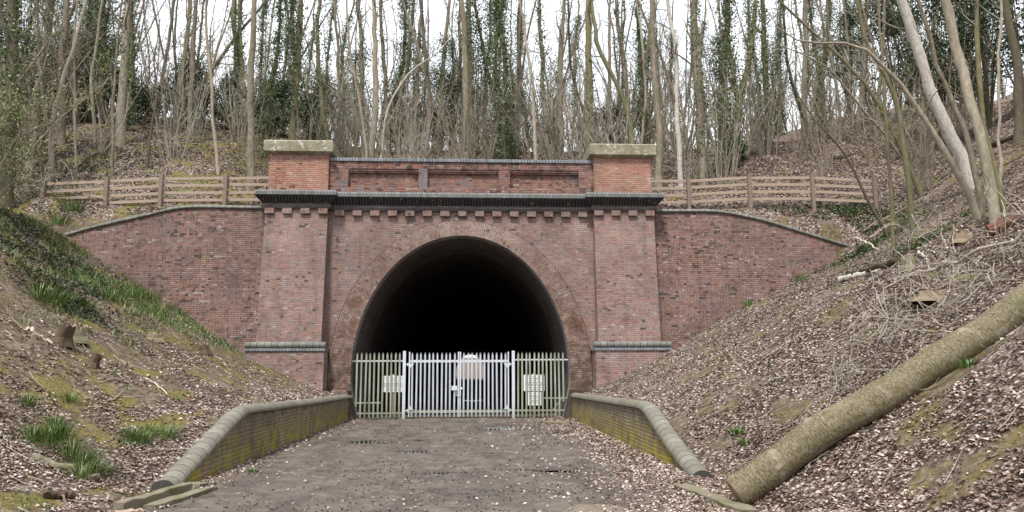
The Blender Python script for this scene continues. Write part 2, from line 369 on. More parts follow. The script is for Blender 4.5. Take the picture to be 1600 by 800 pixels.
def logbark():
    t = NT('smooth_green_grey_bark'); uv = t.uv(); P = t.obj()
    U = t.scale(uv, (26.0, 48.0, 1)); n1 = t.noise(U, 1.0, 5, .75, .6); n2 = t.noise(t.scale(uv, (7., 2.2, 1)), 1, 5, .7)
    c = t.ramp(n1, [(.36, (.055, .042, .022)), (.5, (.145, .118, .068)), (.64, (.27, .235, .16))])
    c = t.mix(t.rng(n2, .5, .66, 0, .65), c, (.095, .09, .03)); c = t.mix(t.rng(n2, .48, .32, 0, .6), c, (.24, .19, .13))
    sc_ = t.noise(t.scale(uv, (2.2, 2.4, 1)), 1, 5, .6); c = t.mix(t.rng(sc_, .56, .66, 0, .6), c, (.38, .33, .26))
    vv = t.xyz(uv)[1]
    w = t.ma('ADD', vv, t.ma('MULTIPLY', t.noise(t.scale(uv, (3., .5, 1)), 1, 2), .5))
    fr = t.ma('FRACT', t.ma('MULTIPLY', w, .9)); line = t.ma('MULTIPLY', t.rng(t.ma('ABSOLUTE', t.ma('SUBTRACT', fr, .5)), .0, .014, 1, 0), t.rng(n2, .45, .55))
    c = t.mix(t.ma('MULTIPLY', line, .6), c, (.34, .28, .2))
    t.bump(t.ma('ADD', n1, t.ma('MULTIPLY', line, .5)), 1.0, .02); return t.out(c, .6)
M['logbark'] = logbark()
def cutend():
    t = NT('sawn_wood_end'); P = t.obj()
    c = t.ramp(t.noise(P, 14, 4, .6), [(.3, (.20, .14, .085)), (.7, (.33, .25, .16))]); return t.out(c, .85)
M['cut'] = cutend()
def leafmat(name, pal, rough=.6, trans=.0, var=True):
    t = NT(name); r = t.n('ShaderNodeNewGeometry').outputs['Random Per Island']
    n = len(pal); c = t.ramp(r, [((i+.5)/n, p) for i, p in enumerate(pal)])
    c = t.mix(t.rng(t.noise(t.pos(), 1.1, 5, .7), .42, .62, 0, .55), c, pal[0])
    if trans: t.put(t.b.inputs['Transmission Weight'], 0.0)
    t.b.inputs['Specular IOR Level'].default_value = .35
    return t.out(c, rough)
M['litter'] = leafmat('fallen_beech_leaves', [(.115, .07, .05), (.20, .13, .10), (.29, .205, .165), (.38, .30, .24), (.47, .39, .34), (.60, .54, .50)], .72)
M['ivy'] = leafmat('ivy_leaves', [(.026, .045, .015), (.048, .08, .024), (.075, .125, .036), (.12, .175, .06)], .4)
M['ever'] = leafmat('dark_evergreen_leaves', [(.015, .025, .011), (.03, .05, .018), (.048, .08, .028), (.075, .12, .04)], .42)
M['laurel'] = leafmat('bright_laurel_leaves', [(.022, .055, .024), (.035, .09, .04), (.055, .125, .06)], .4)
M['fresh'] = leafmat('fresh_spring_leaves', [(.07, .10, .02), (.13, .17, .04), (.20, .23, .07), (.28, .30, .12)], .55)
M['grass'] = leafmat('strap_grass', [(.045, .085, .02), (.08, .14, .032), (.125, .20, .048), (.20, .26, .085)], .42)
M['drygrass'] = leafmat('rough_olive_grass', [(.07, .095, .028), (.125, .155, .047), (.20, .21, .08), (.32, .28, .15)], .5)
M['bramble'] = leafmat('bramble_leaves', [(.02, .032, .018), (.04, .058, .035), (.065, .08, .058), (.12, .08, .06)], .5)
M['moss'] = leafmat('moss_cushions', [(.05, .048, .012), (.11, .11, .024), (.18, .18, .042), (.28, .26, .08)], .8)
def galv(name, a, b, g):
    t = NT(name); P = t.pos()
    c = t.mix(t.noise(P, 8, 4, .6), a, b); c = t.mix(t.rng(t.noise(t.scale(P, (6, 6, .8)), 1, 4), .35, .7, 0, g), c, (.19, .21, .12))
    c = t.mix(t.rng(t.ma('ADD', t.xyz(P)[2], t.ma('MULTIPLY', t.noise(P, 5, 3), .3)), .75, .15, 0, .6), c, (.18, .18, .11))
    t.b.inputs['Metallic'].default_value = .15; return t.out(c, .5)
M['galv'] = galv('galvanised_gate_steel', (.50, .53, .58), (.64, .67, .72), .15)
M['galv_green'] = galv('algae_stained_steel', (.38, .40, .34), (.50, .52, .44), .8)
def plain(name, c, r=.6):
    t = NT(name); P = t.pos(); cc = t.mix(t.rng(t.noise(P, 4, 4), .3, .7, 0, .25), c, tuple(q*.7 for q in c)); return t.out(cc, r)
M['white'] = plain('white_sign_board', (.78, .79, .80), .45); M['ink'] = plain('black_sign_ink', (.03, .03, .035), .5)

def ground_mat():
    t = NT('woodland_floor'); P = t.pos(); PX = t.xyz(P)
    A = lambda nm: t.n('ShaderNodeAttribute', attribute_name=nm).outputs['Fac']
    leafy, moss, green = A('leafy'), A('moss'), A('green')
    soil = t.ramp(t.noise(P, 7, 6, .75), [(.34, (.03, .022, .015)), (.46, (.085, .062, .042)), (.56, (.14, .108, .076)), (.70, (.27, .215, .16))])
    vo = t.n('ShaderNodeTexVoronoi', {'Vector': P, 'Scale': 17.0, 'Randomness': 1.0})
    r = t.xyz(vo.outputs['Color'])[0]
    lc = t.ramp(r, [(.1, (.05, .033, .024)), (.3, (.14, .09, .07)), (.5, (.23, .16, .13)), (.75, (.36, .28, .24)), (.95, (.5, .43, .39))])
    d = t.rng(vo.outputs['Distance'], .25, .6, 0, .75)
    lc = t.mix(d, lc, (.035, .025, .018))
    sel = t.ma('ADD', t.ma('SUBTRACT', leafy, .5), t.ma('MULTIPLY', t.noise(P, 1.7, 6, .75), 1.0))
    c = t.mix(t.rng(sel, .38, .62), soil, lc)
    mo = t.ramp(t.noise(P, 16, 6, .8), [(.32, (.035, .028, .010)), (.48, (.11, .092, .022)), (.6, (.20, .165, .04)), (.72, (.30, .25, .10))])
    ms = t.ma('ADD', moss, t.noise(P, 1.3, 6, .7)); c = t.mix(t.rng(t.ma('ADD', ms, t.ma('MULTIPLY', t.noise(P, 14, 4, .8), .3)), .88, 1.08, 0, .8), c, mo)
    gr = t.ramp(t.noise(P, 30, 3, .7), [(.3, (.03, .05, .012)), (.6, (.075, .11, .025)), (.8, (.12, .16, .045))])
    gs = t.ma('ADD', green, t.noise(P, 2.2, 5, .7)); c = t.mix(t.rng(gs, .85, 1.0, 0, .9), c, gr)
    hh = t.ma('ADD', t.noise(P, 9, 5, .75), t.ma('MULTIPLY', t.ma('MULTIPLY', r, .7), t.rng(sel, .38, .62)))
    t.bump(hh, .9, .05); return t.out(c, .92)
M['ground'] = ground_mat()
def track_mat():
    t = NT('wet_gritty_track'); P = t.pos(); X = t.xyz(P)
    wet = t.n('ShaderNodeAttribute', attribute_name='wet').outputs['Fac']
    sand = t.n('ShaderNodeAttribute', attribute_name='sand').outputs['Fac']
    c = t.ramp(t.noise(P, 3, 7, .75), [(.28, (.05, .038, .03)), (.45, (.115, .092, .077)), (.58, (.155, .128, .11)), (.72, (.23, .195, .17))])
    c = t.mix(t.rng(t.noise(P, 60, 3, .8), .45, .75, 0, .5), c, (.22, .19, .165)); c = t.mix(t.rng(t.noise(t.scale(P, (1.8, .35, 1)), 1, 5, .65), .5, .62, 0, .5), c, (.06, .046, .038))
    c = t.mix(t.rng(t.ma('ADD', t.noise(P, 34, 5, .85), t.ma('MULTIPLY', t.noise(P, 1.4, 4, .7), .45)), .74, .84, 0, .8), c, (.035, .029, .025))
    c = t.mix(t.rng(t.ma('ADD', sand, t.noise(P, 1.5, 5, .7)), .8, 1.1, 0, .7), c, (.27, .225, .165))
    c = t.mix(t.ma('MULTIPLY', wet, .65), c, (.035, .03, .027))
    t.bump(t.ma('ADD', t.noise(P, 25, 5, .8), t.noise(P, 70, 2, .8)), .8, .02)
    return t.out(c, t.rng(wet, 0, 1, .85, .35))
M['track'] = track_mat()
def water():
    t = NT('puddle_water'); t.b.inputs['Specular IOR Level'].default_value = .9
    t.bump(t.noise(t.pos(), 6, 2), .02, .01); return t.out((.022, .018, .014), .03)
M['water'] = water()

# ------------------------------------------------------------------ the ground
def axis(pts):
    out = []
    for a, b, s in pts: out.append(np.arange(a, b, s))
    return np.concatenate(out)
xs = axis([(-400, -80, 40), (-80, -40, 4), (-40, -20, .8), (-20, -5, .13), (-5, 5, .1), (5, 20, .13), (20, 42, .8), (42, 80, 4), (80, 401, 40)])
ya = axis([(-60, -4, 6), (-4, 5, .8), (5, 18, .1), (18, 28.35, .13)]); yb = axis([(28.7, 36, .16), (36, 62, .5), (62, 120, 4), (120, 206, 12)])
ys = np.concatenate([ya, [28.4, 28.65], yb, [207.4, 209.05], axis([(212, 270, 4), (270, 700, 40)])])
GX, GY = np.meshgrid(xs, ys); GZ = ground(GX, GY)
nx, ny = len(xs), len(ys)
idx = np.arange(nx*ny).reshape(ny, nx)
Q = np.stack([idx[:-1, :-1], idx[:-1, 1:], idx[1:, 1:], idx[1:, :-1]], -1)
cx = (GX[:-1, :-1]+GX[1:, 1:])/2; 
jy1 = int(np.searchsorted(ys, 28.39)); jy2 = int(np.searchsorted(ys, 207.3))
keep = np.ones(cx.shape, bool)
for j in (jy1, jy2): keep[j] &= np.abs(cx[j]-XC) > 4.75
mb = MB(); mb.add(np.stack([GX, GY, GZ], -1).reshape(-1, 3), Q[keep])
gob = build(mb, 'ground', M['ground'], smooth=True); tag(gob, None, None, kind='structure')
def patch(x, y): return .5+.62*fbm(x*1.9+51, y*1.9+13, 4)
def masks(x, y):
    nz = fbm(x*.3+3, y*.3+9, 3)
    right = sstep(2, 4.2, x)
    leafy = .42 + .35*right + .45*sstep(-4.4, -4.9, x)*sstep(-6.3, -5.0, x) - .22*sstep(-5.5, -7, x) + .1*nz
    leafy = leafy - .4*sstep(.55, .70, patch(x, y)); leafy = np.where(y > 29, .8 - .1*(x < -5), leafy)
    moss = .0 + .30*sstep(.50, .72, patch(x, y)) + .15*nz + .19*(x < -5) + .05*(x > 5)
    green = -.15 + .8*sstep(-6.5, -9.5, x)*sstep(20, 27, y)*(y < 28.6)*(x > -12) + .45*sstep(-9, -11, x)*sstep(14, 18, y) \
        + .45*sstep(26, 28, y)*(y < 28.6)*(np.abs(x-XC) < 9.5) + .02*((x < -5) & (y > 29) & (y < 36))
    green = np.where(y > 200, .28, green)
    return leafy, moss, green
for nm, a in zip(('leafy', 'moss', 'green'), masks(GX, GY)):
    at_ = gob.data.attributes.new(nm, 'FLOAT', 'POINT'); at_.data.foreach_set('value', a.ravel().astype(np.float32))
# track
DIPS = [(578, 690, .75, .5), (652, 705, .42, .28), (698, 738, .38, .2), (790, 668, .8, .9), (868, 676, .5, .4), (815, 733, .2, .14), (858, 735, .28, .2), (888, 736, .22, .16), (648, 687, .4, .15)]
dips = []
for px, py, rx, ry in DIPS:
    d = ray(px, py); t_ = -H/d[2]; dips.append((d[0]*t_, d[1]*t_, rx, ry))
def trackz(x, y):
    z = .02*fbm(x*.55, y*.55, 3) + .03*fbm(x*2.3+9, y*2.3, 4) + .016*fbm(x*8, y*8, 2)
    z = z + .03*sstep(-3.6, -4.3, x) + .035*sstep(2.6, 3.6, x) + .02
    for (dx, dy, rx, ry) in dips: z = z - .075*np.exp(-((x-dx)/rx)**2-((y-dy)/ry)**2)
    return z
tx = axis([(-5.2, 4.6, .07)]); ty = axis([(-40, 5, 2.5), (5, 28.5, .07), (28.5, 31, .25)])
TX, TY = np.meshgrid(tx, ty); TZ = trackz(TX, TY)
off = np.where(TX < 0, sstep(-4.3, -5.2, TX), sstep(3.6, 4.6, TX))*(TY < 11.9)
TZ = TZ-off*.5
n1, n2 = len(tx), len(ty); idx = np.arange(n1*n2).reshape(n2, n1)
Q = np.stack([idx[:-1, :-1], idx[:-1, 1:], idx[1:, 1:], idx[1:, :-1]], -1)
cxx = (TX[:-1, :-1]+TX[1:, 1:])/2; cyy = (TY[:-1, :-1]+TY[1:, 1:])/2
keep = (cyy < 11.9) | ((cxx > -4.4) & (cxx < 3.65))
mb = MB(); mb.add(np.stack([TX, TY, TZ], -1).reshape(-1, 3), Q[keep])
tr = build(mb, 'track', M['track'], smooth=True); tag(tr, None, None, kind='structure')
wet = np.zeros_like(TX)
WL = -.016
wet = sstep(.03, -.035, TZ); sand = .55*sstep(11.2, 9.6, TY)*sstep(-2.5, 0, TX) - .1 + .45*np.exp(-((TX+3.0)/1.0)**2-((TY-25)/2.6)**2)
for nm, a in (('wet', wet), ('sand', sand)):
    at_ = tr.data.attributes.new(nm, 'FLOAT', 'POINT'); at_.data.foreach_set('value', a.ravel().astype(np.float32))
for (dx, dy, rx, ry) in dips:
    mb = MB(); n = 20
    V = [(dx, dy, WL)]+[(dx+1.9*rx*math.cos(2*PI*i/n), dy+1.9*ry*math.sin(2*PI*i/n), WL) for i in range(n)]
    mb.add(V, [[0, 1+i, 1+(i+1) % n] for i in range(n)])
    p_ = build(mb, 'puddle', M['water']); tag(p_, None, None, kind='structure')
# ------------------------------------------------------------------ the portal
EA, EB, EZ = 3.95, 5.11, 1.55
def curve(a, b, foot=None, n=48):
    pts = []
    if foot is not None: pts += [(-foot, -.1), (-(foot*.45+a*.55), .6), (-(foot*.1+a*.9), 1.1)]
    else: pts += [(-a, -.1), (-a, .8)]
    for i in range(n+1):
        th = PI-PI*i/n; pts.append((a*math.cos(th), EZ+b*math.sin(th)))
    pts += [(-x, z) for x, z in reversed(pts[:3 if foot is not None else 2])]
    return pts
IN = curve(EA, EB, foot=3.66)
def resample(c, N):
    c = np.array(c); L = np.concatenate([[0], np.cumsum(np.linalg.norm(np.diff(c, axis=0), axis=1))])
    s = np.linspace(0, L[-1], N); return np.stack([np.interp(s, L, c[:, 0]), np.interp(s, L, c[:, 1])], 1), s
portal = thing('tunnel_portal', 'tall red and purple brick railway tunnel mouth with an arched opening and parapet', 'tunnel portal', (XC, YP, 0))
# arch ring
IN2 = IN
EX = []
for i, (x, z) in enumerate(IN2):
    if z > EZ: 
        th = math.atan2((z-EZ)/EB, x/EA); EX.append((4.76*math.cos(th), EZ+5.68*math.sin(th)))
    else: EX.append((math.copysign(4.76, x), z))
inn = np.array(IN2); exx = np.array(EX)
mid = (inn+exx)/2; LL = np.concatenate([[0], np.cumsum(np.linalg.norm(np.diff(mid, axis=0), axis=1))])
mb = MB()
def strip(mb, A, B, ya_, yb_, ua, ub):
    for i in range(len(A)-1):
        a, b, c, d = A[i], A[i+1], B[i+1], B[i]
        mb.quad((XC+a[0], ya_, a[1]), (XC+b[0], ya_, b[1]), (XC+c[0], yb_, c[1]), (XC+d[0], yb_, d[1]), [(ua, LL[i]), (ua, LL[i+1]), (ub, LL[i+1]), (ub, LL[i])])
strip(mb, inn, exx, 28.0, 28.0, 0, .81)
strip(mb, exx, exx, 28.0, 28.36, .81, 1.1)
build(mb, 'arch_ring', M['ring'], portal)
mb = MB(); strip(mb, inn, inn, 28.6, 28.0, .6, 0); build(mb, 'arch_soffit', M['soffit'], portal)
mb = MB()
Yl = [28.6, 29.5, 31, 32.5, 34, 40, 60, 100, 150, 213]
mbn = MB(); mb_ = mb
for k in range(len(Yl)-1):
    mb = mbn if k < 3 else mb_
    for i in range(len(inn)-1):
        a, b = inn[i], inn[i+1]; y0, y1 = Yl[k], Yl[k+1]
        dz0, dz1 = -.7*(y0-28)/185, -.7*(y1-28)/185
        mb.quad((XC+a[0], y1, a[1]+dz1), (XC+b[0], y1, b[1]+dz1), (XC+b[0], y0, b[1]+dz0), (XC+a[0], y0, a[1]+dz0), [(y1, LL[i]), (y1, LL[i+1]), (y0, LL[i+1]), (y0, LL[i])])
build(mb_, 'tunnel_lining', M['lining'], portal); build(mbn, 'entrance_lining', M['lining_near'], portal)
# thickness of the lining seen from outside (closed by the ground)
# spandrel wall
def zarch(x):
    a, b = 4.5, 5.45
    return EZ+b*math.sqrt(max(0, 1-(x/a)**2)) if abs(x) < a else -.1
mb = MB(); XW = 4.95
cols = sorted(set([-XW, XW]+[4.5*math.cos(PI*i/56) for i in range(57)]))
def ysp(z): return 28.12+.20*max(0, min(1, z/8))
for i in range(len(cols)-1):
    a, b = cols[i], cols[i+1]; za, zb = zarch(a), zarch(b)
    if abs((a+b)/2) > 4.5: za = zb = -.1
    for s0, s1 in ((0, .35), (.35, .7), (.7, 1)):
        p = [(a, za+(8.2-za)*s0), (b, zb+(8.2-zb)*s0), (b, zb+(8.2-zb)*s1), (a, za+(8.2-za)*s1)]
        mb.quad(*[(XC+x, ysp(z), z) for x, z in p], [(x, z) for x, z in p])
build(mb, 'spandrel_wall', M['wall'], portal)
def rect(x0, x1, y0, y1, z): return [(x0, y0, z), (x1, y0, z), (x1, y1, z), (x0, y1, z)]
mb = MB(); mb.box(XC-4.6, XC+4.6, 28.45, 29.3, 7.28, 8.15)
build(mb, 'backing', M['wall'], portal, boxuv=True)
for sg in (-1, 1):
    def xx(a, b):
        return (XC-b, XC-a) if sg < 0 else (XC+a, XC+b)
    x0, x1 = xx(4.92, 7.18)
    pil = MB(); pil.loft([rect(x0, x1, 27.48, 28.9, 2.5), rect(x0, x1, 27.98, 28.9, 7.62)]); p_ = build(pil, 'pilaster', M['wall'], portal, boxuv=True)
    x0, x1 = xx(4.76, 7.45)
    m_ = MB(); m_.loft([rect(x0, x1, 27.15, 28.9, -.3), rect(x0, x1, 27.25, 28.9, 2.42)]); build(m_, 'plinth', M['wall'], portal, boxuv=True)
    m_ = MB(); m_.box(x0-.03, x1+.03, 27.2, 28.88, 2.42, 2.51); sc_ = build(m_, 'string_course', M['cope_blue'], portal, boxuv=True)
    m_ = MB(); m_.tube([(x0-.04+ (x1-x0+.08)*i/12, 27.33, 2.62) for i in range(13)], .115, 12, cap=True, wob=.03)
    rl = build(m_, 'roll_moulding', M['coping'], portal, smooth=True, boxuv=True)
    # pier above the cornice
    x0, x1 = xx(4.95, 7.13)
    m_ = MB(); m_.box(x0, x1, 28.02, 29.6, 8.25, 9.70); pr = build(m_, 'pier', M['pier'], portal, boxuv=True)
    m_ = MB(); X0, X1 = xx(4.78, 7.32)
    m_.loft([rect(x0-.02, x1+.02, 27.98, 29.62, 9.68), rect(X0, X1, 27.84, 29.78, 9.76), rect(X0, X1, 27.84, 29.78, 10.15), rect(X0+.07, X1-.07, 27.91, 29.71, 10.20)])
    o_ = build(m_, 'cap_stone', M['stone'], pr); bevel(o_, .012)
# cornice: stacked bands, breaking forward over the pilasters
def band(name, mat, prof, parts):
    for (x0, x1, yf, ends) in parts:
        m_ = MB(); m_.loft([rect(x0-d*ends, x1+d*ends, yf-d, 28.85, z) for d, z in prof])
        o_ = build(m_, name, mat, portal, boxuv=True); bevel(o_, .008)
parts = [(XC-7.18, XC-4.92, 27.98, 1), (XC+4.92, XC+7.18, 27.98, 1), (XC-4.93, XC+4.93, 28.27, 0)]
band('cornice_fillet', M['bluebrick'], [(.07, 7.62), (.07, 7.66), (.1, 7.67), (.1, 7.80)], parts)
band('cornice_moulding', M['cornice_dark'], [(.10, 7.803), (.14, 7.85), (.24, 7.95), (.32, 8.04), (.33, 8.075)], parts)
band('cornice_slab', M['cornice_top'], [(.35, 8.078), (.35, 8.20), (.30, 8.26)], parts)
# dentils
for (a, b, n, yf) in ((XC-7.18, XC-4.92, 4, 27.98), (XC+4.92, XC+7.18, 4, 27.98), (XC-4.70, XC+4.70, 15, 28.3)):
    for i in range(n):
        w = .33; x = a + (b-a-w)*i/(n-1)
        m_ = MB(); m_.box(x, x+w, yf-.13, yf+.1, 7.42+(.0 if n == 4 else -.0), 7.618)
        o_ = build(m_, 'dentil', M['wall'], portal, boxuv=True)
# parapet with three recessed panels
m_ = MB(); x0, x1 = XC-4.95, XC+4.95; yf = 28.16
panels = [(-4.62, -2.02), (-1.68, .98), (1.42, 4.02)]
zb, zt = 8.5, 9.2
m_.box(x0, x1, yf, 28.75, 8.22, zb); m_.box(x0, x1, yf, 28.75, zt, 9.47)
ed = [x0]+[q for p in panels for q in p]+[x1]
for i in range(0, len(ed), 2): m_.box(ed[i], ed[i+1], yf, 28.75, zb, zt)
pp = build(m_, 'parapet', M['parapet'], portal, boxuv=True); bevel(pp, .012)
for (a, b) in panels:
    m_ = MB(); m_.box(a, b, yf+.17, 28.7, zb+.0, zt-.14); build(m_, 'recessed_panel', M['parapet'], pp, boxuv=True)
    m_ = MB(); m_.box(a, b, yf+.035, 28.7, zt-.07, zt); m_.box(a+.0, b-.0, yf+.075, 28.7, zt-.14, zt-.072); build(m_, 'corbel_course', M['parapet'], pp, boxuv=True)
m_ = MB(); m_.box(-2.0, -1.7, yf-.006, yf+.1, 8.42, 9.22); build(m_, 'blue_brick_patch', brick_mat('worn_blue_brick', [(.10, .095, .115), (.15, .14, .165), (.19, .175, .195)], (.28, .24, .24), [], holes=.03, white=.02), pp, boxuv=True)
m_ = MB()
for i in range(83):   # coping of separate bullnose bricks, slightly uneven
    x = x0+i*(x1-x0)/83; d = rng.random(2)*.012
    m_.box(x+.004, x+(x1-x0)/83-.002, yf-.05-d[0], 28.8, 9.472, 9.60+d[1])
o_ = build(m_, 'parapet_coping', M['cope_blue'], portal, boxuv=True); bevel(o_, .02, 2)
rebase(portal)
# tunnel floor
m_ = MB(); m_.add([(XC-4.2, 30.9, -.03), (XC+4.2, 30.9, -.03), (XC+4.2, 215, -.75), (XC-4.2, 215, -.75)], [[0, 1, 2, 3]])
tf = build(m_, 'tunnel_floor', M['lining'], boxuv=True); tag(tf, None, None, kind='structure')
# far portal: plain brick frame round the exit so the tunnel ends in a wall
fp = MB()
c_ = [4.2*math.cos(PI*i/40) for i in range(41)]; fc = sorted(set([-7, 7]+c_))
for i in range(len(fc)-1):
    a, b = fc[i], fc[i+1]
    za = EZ-.7+5.3*math.sqrt(max(0, 1-(a/4.2)**2)) if abs(a+b)/2 < 4.2 else -1.5
    zb_ = EZ-.7+5.3*math.sqrt(max(0, 1-(b/4.2)**2)) if abs(a+b)/2 < 4.2 else -1.5
    v = [(XC+x, y, z) for y in (212.6, 213.4) for x, z in ((a, za), (b, zb_), (b, 9), (a, 9))]
    fp.add(v, [[0, 1, 2, 3], [4, 7, 6, 5], [3, 2, 6, 7], [0, 4, 5, 1]])
fo = build(fp, 'far_portal_wall', M['wall'], boxuv=True)
tag(fo, 'distant brick wall around the small bright exit of the tunnel', 'wall')

# wing walls ---------------------------------------------------
def wing(pts, base_at, label, flip):
    pts = [(x, z) for x, z in pts]; xs_ = [p[0] for p in pts]
    root = thing('wing_wall', label, 'wall', ((pts[0][0]+pts[-1][0])/2, 28.5, base_at), 'wing walls beside the tunnel portal')
    # subdivide and smooth the top line
    N = 60; X = np.linspace(xs_[0], xs_[-1], N); o_ = np.argsort(xs_); Z = np.interp(X, np.array(xs_)[o_], np.array([p[1] for p in pts])[o_])
    Zs = np.convolve(np.pad(Z, 3, mode='edge'), np.ones(7)/7, 'valid'); Z = Zs
    m_ = MB(); c_ = MB()
    R = []
    for x, z in zip(X, Z):
        yb_ = 28.42-.30*(1-max(0, 1.0)*0)  
        R.append([(x, 28.15, -.5), (x, 28.42, z), (x, 28.8, z), (x, 28.8, -.5)])
    m_.loft(R); build(m_, 'brickwork', M['wing'], root, boxuv=True)
    C = []
    for x, z in zip(X, Z):
        C.append([(x, 28.36, z+.003), (x, 28.34, z+.05), (x, 28.38, z+.11), (x, 28.5, z+.15), (x, 28.72, z+.15), (x, 28.84, z+.11), (x, 28.86, z+.003)])
    c_.loft(C); build(c_, 'coping', M['coping'], root, boxuv=True, smooth=True)
    for ch in root.children: ch.location = -root.location
k = 28.4/28.0
def sc(l): return [(x*k, H+(z-H)*k-.14) for x, z in l]
wing(sc([(-7.45, 7.73), (-10.3, 7.76), (-11.0, 7.66), (-11.68, 7.46), (-12.9, 7.17), (-14.1, 6.86), (-14.7, 6.62)]), 4, 'purple brick wing wall left of the portal, its coping sloping down to the grass bank', 0)
wing(sc([(6.7, 7.72), (9.22, 7.74), (10.2, 7.58), (11.17, 7.36), (12.63, 6.9), (14.33, 6.39), (15.0, 6.1)]), 4, 'brown brick wing wall right of the portal, sloping down behind the leaning pole', 1)

# low approach walls --------------------------------------------
def lowwall(sg, top, label):
    xf = XL if sg < 0 else XR
    root = thing('retaining_wall', label, 'wall', (xf+sg*.2, 20, 0), 'low walls along the track')
    Y = np.array([p[0] for p in top]); Z = np.array([p[1] for p in top]); ya_ = np.linspace(Y[0], Y[-1], 140); za_ = np.interp(-ya_, -Y, Z)
    za_ = np.convolve(np.pad(za_, 3, mode='edge'), np.ones(7)/7, 'valid')
    R = []; C = []
    th = .30
    for y, z in zip(ya_, za_):
        a, b = xf, xf+sg*th
        R.append([(a, y, -.3), (a+sg*.02, y, z), (b, y, z), (b, y, -.3)])
        r = .175; cxm = xf+sg*.145
        C.append([(cxm-sg*r*math.cos(PI*q/10), y, z+.004+ .14*math.sin(PI*q/10)) for q in range(11)])
    m_ = MB(); m_.loft(R); build(m_, 'brickwork', M['lowwall'], root, boxuv=True)
    # coping with metre UVs along the wall
    m_ = MB(); L = np.concatenate([[0], np.cumsum(np.hypot(np.diff(ya_), np.diff(za_)))])
    for i in range(len(C)-1):
        for q in range(10):
            m_.quad(C[i][q], C[i][q+1], C[i+1][q+1], C[i+1][q], [(L[i], q*.05), (L[i], q*.05+.05), (L[i+1], q*.05+.05), (L[i+1], q*.05)])
    for cc in (C[0], C[-1]):
        for q in range(9): m_.add([cc[0], cc[q+1], cc[q+2] if q < 9 else cc[-1]], [[0, 1, 2]])
    o_ = build(m_, 'coping', M['coping'], root, smooth=False)
    for p in o_.data.polygons: p.use_smooth = True
    o_.data.materials[0] = M['lowcope']
    for ch in root.children: ch.location = -root.location
M['lowcope'] = coping_mat('grey_half_round_coping', (.115, .108, .088), (.175, .165, .135), .23, .045, moss=.6)
lowwall(-1, [(27.9, .78), (22, .84), (15.0, .95), (14.75, .93), (12.9, .42), (11.6, .07), (11.5, .04)], 'low mossy brick wall with rounded grey coping along the left of the track')
lowwall(1, [(27.2, .80), (22, .87), (16.0, .95), (15.75, .93), (13.9, .38), (12.4, .03), (12.3, .0)], 'low mossy brick wall with rounded grey coping along the right of the track')
# buttress feet between arch and low walls
for sg, lab in ((-1, 'curved mossy brick foot at the left base of the arch'), (1, 'curved mossy brick foot at the right base of the arch')):
    m_ = MB(); R = []
    for i in range(9):
        z = -.2+1.25*i/8; bul = .30*(1-(i/8))**1.6
        xa = XC+sg*(3.62+.28*(i/8)-.06*bul); xb = XC+sg*4.5
        R.append([(xa, 27.2-bul*.3, z), (xb, 27.2-bul*.3, z), (xb, 28.02, z), (xa, 28.02, z)] if sg > 0 else [(xb, 27.2-bul*.3, z), (xa, 27.2-bul*.3, z), (xa, 28.02, z), (xb, 28.02, z)])
    m_.loft(R); o_ = build(m_, 'arch_foot', M['ring'], boxuv=True); bevel(o_, .05, 2)
    tag(o_, lab, 'brick foot', 'feet of the arch')
# ------------------------------------------------------------------ palisade gate and fence
GY = 28.22
def zg(px, py): return at(px, py, GY)
def pale(mb, x, z0, z1, w=.068, sp=True):
    # W-section pale with a triple pointed head
    y = GY; s = w/2; pr = [(-s, .0), (-s*.55, -.022), (-s*.3, -.006), (s*.3, -.006), (s*.55, -.022), (s, .0)]
    zt = [z1-.12]*6
    rows = []
    for z, kx in ((z0, 1), (z1-.10, 1), (z1-.05, .62), (z1, .12)):
        rows.append([(x+a*kx, y+b-.0, z) for a, b in pr])
    V = [p for r in rows for p in r]; Fq = []
    for i in range(3):
        for j in range(5): Fq.append([i*6+j, i*6+j+1, (i+1)*6+j+1, (i+1)*6+j])
    mb.add(V, Fq)
def px2x(p, y=600): return zg(p, y).x
def finish_pale(o):
    m = o.modifiers.new('thickness', 'SOLIDIFY'); m.thickness = .004
pale_me = {}
def add_pale(root, x, z0, z1, mat):
    key = (round(z0, 2), round(z1, 2), mat)
    if key not in pale_me:
        m_ = MB(); pale(m_, 0, z0, z1); o = build(m_, 'pale', M[mat], root); pale_me[key] = o.data; finish_pale(o)
    else:
        o = link('pale', pale_me[key], None, root); finish_pale(o)
    o.location = (x-root.location.x, -root.location.y, -root.location.z)
    o.rotation_euler = (0, rng.normal()*.004, 0)
def rail(root, x0, x1, z, h, mat, name='rail'):
    m_ = MB(); m_.box(x0, x1, GY+.004, GY+.045, z-h/2, z+h/2); o = build(m_, name, M[mat], root, boxuv=True); o.location = -root.location; return o
ZT = 2.39; ZB = .06
fz = lambda py: zg(720, py).z
gl = [75, 105, 136, 167, 197, 227, 256, 287, 315, 345, 374]; gx = lambda q: px2x(540+q/4.4444)
fl = thing('palisade_fence', 'fixed palisade fence panel between arch and left gate post, stained green', 'fence', (gx(225), GY, 0), 'steel palisade across the tunnel mouth')
for q in gl: add_pale(fl, gx(q), ZB if q > 80 else .45, ZT, 'galv_green')
rail(fl, XC-3.93, gx(396), fz(563.7), .05, 'galv'); rail(fl, XC-3.93, gx(245), fz(628.6), .04, 'galv_green'); rail(fl, XC-3.8, gx(396), fz(645), .05, 'galv_green')
fr_ = thing('palisade_fence', 'fixed palisade fence panel between right gate post and arch, stained green', 'fence', (gx(1350), GY, 0), 'steel palisade across the tunnel mouth')
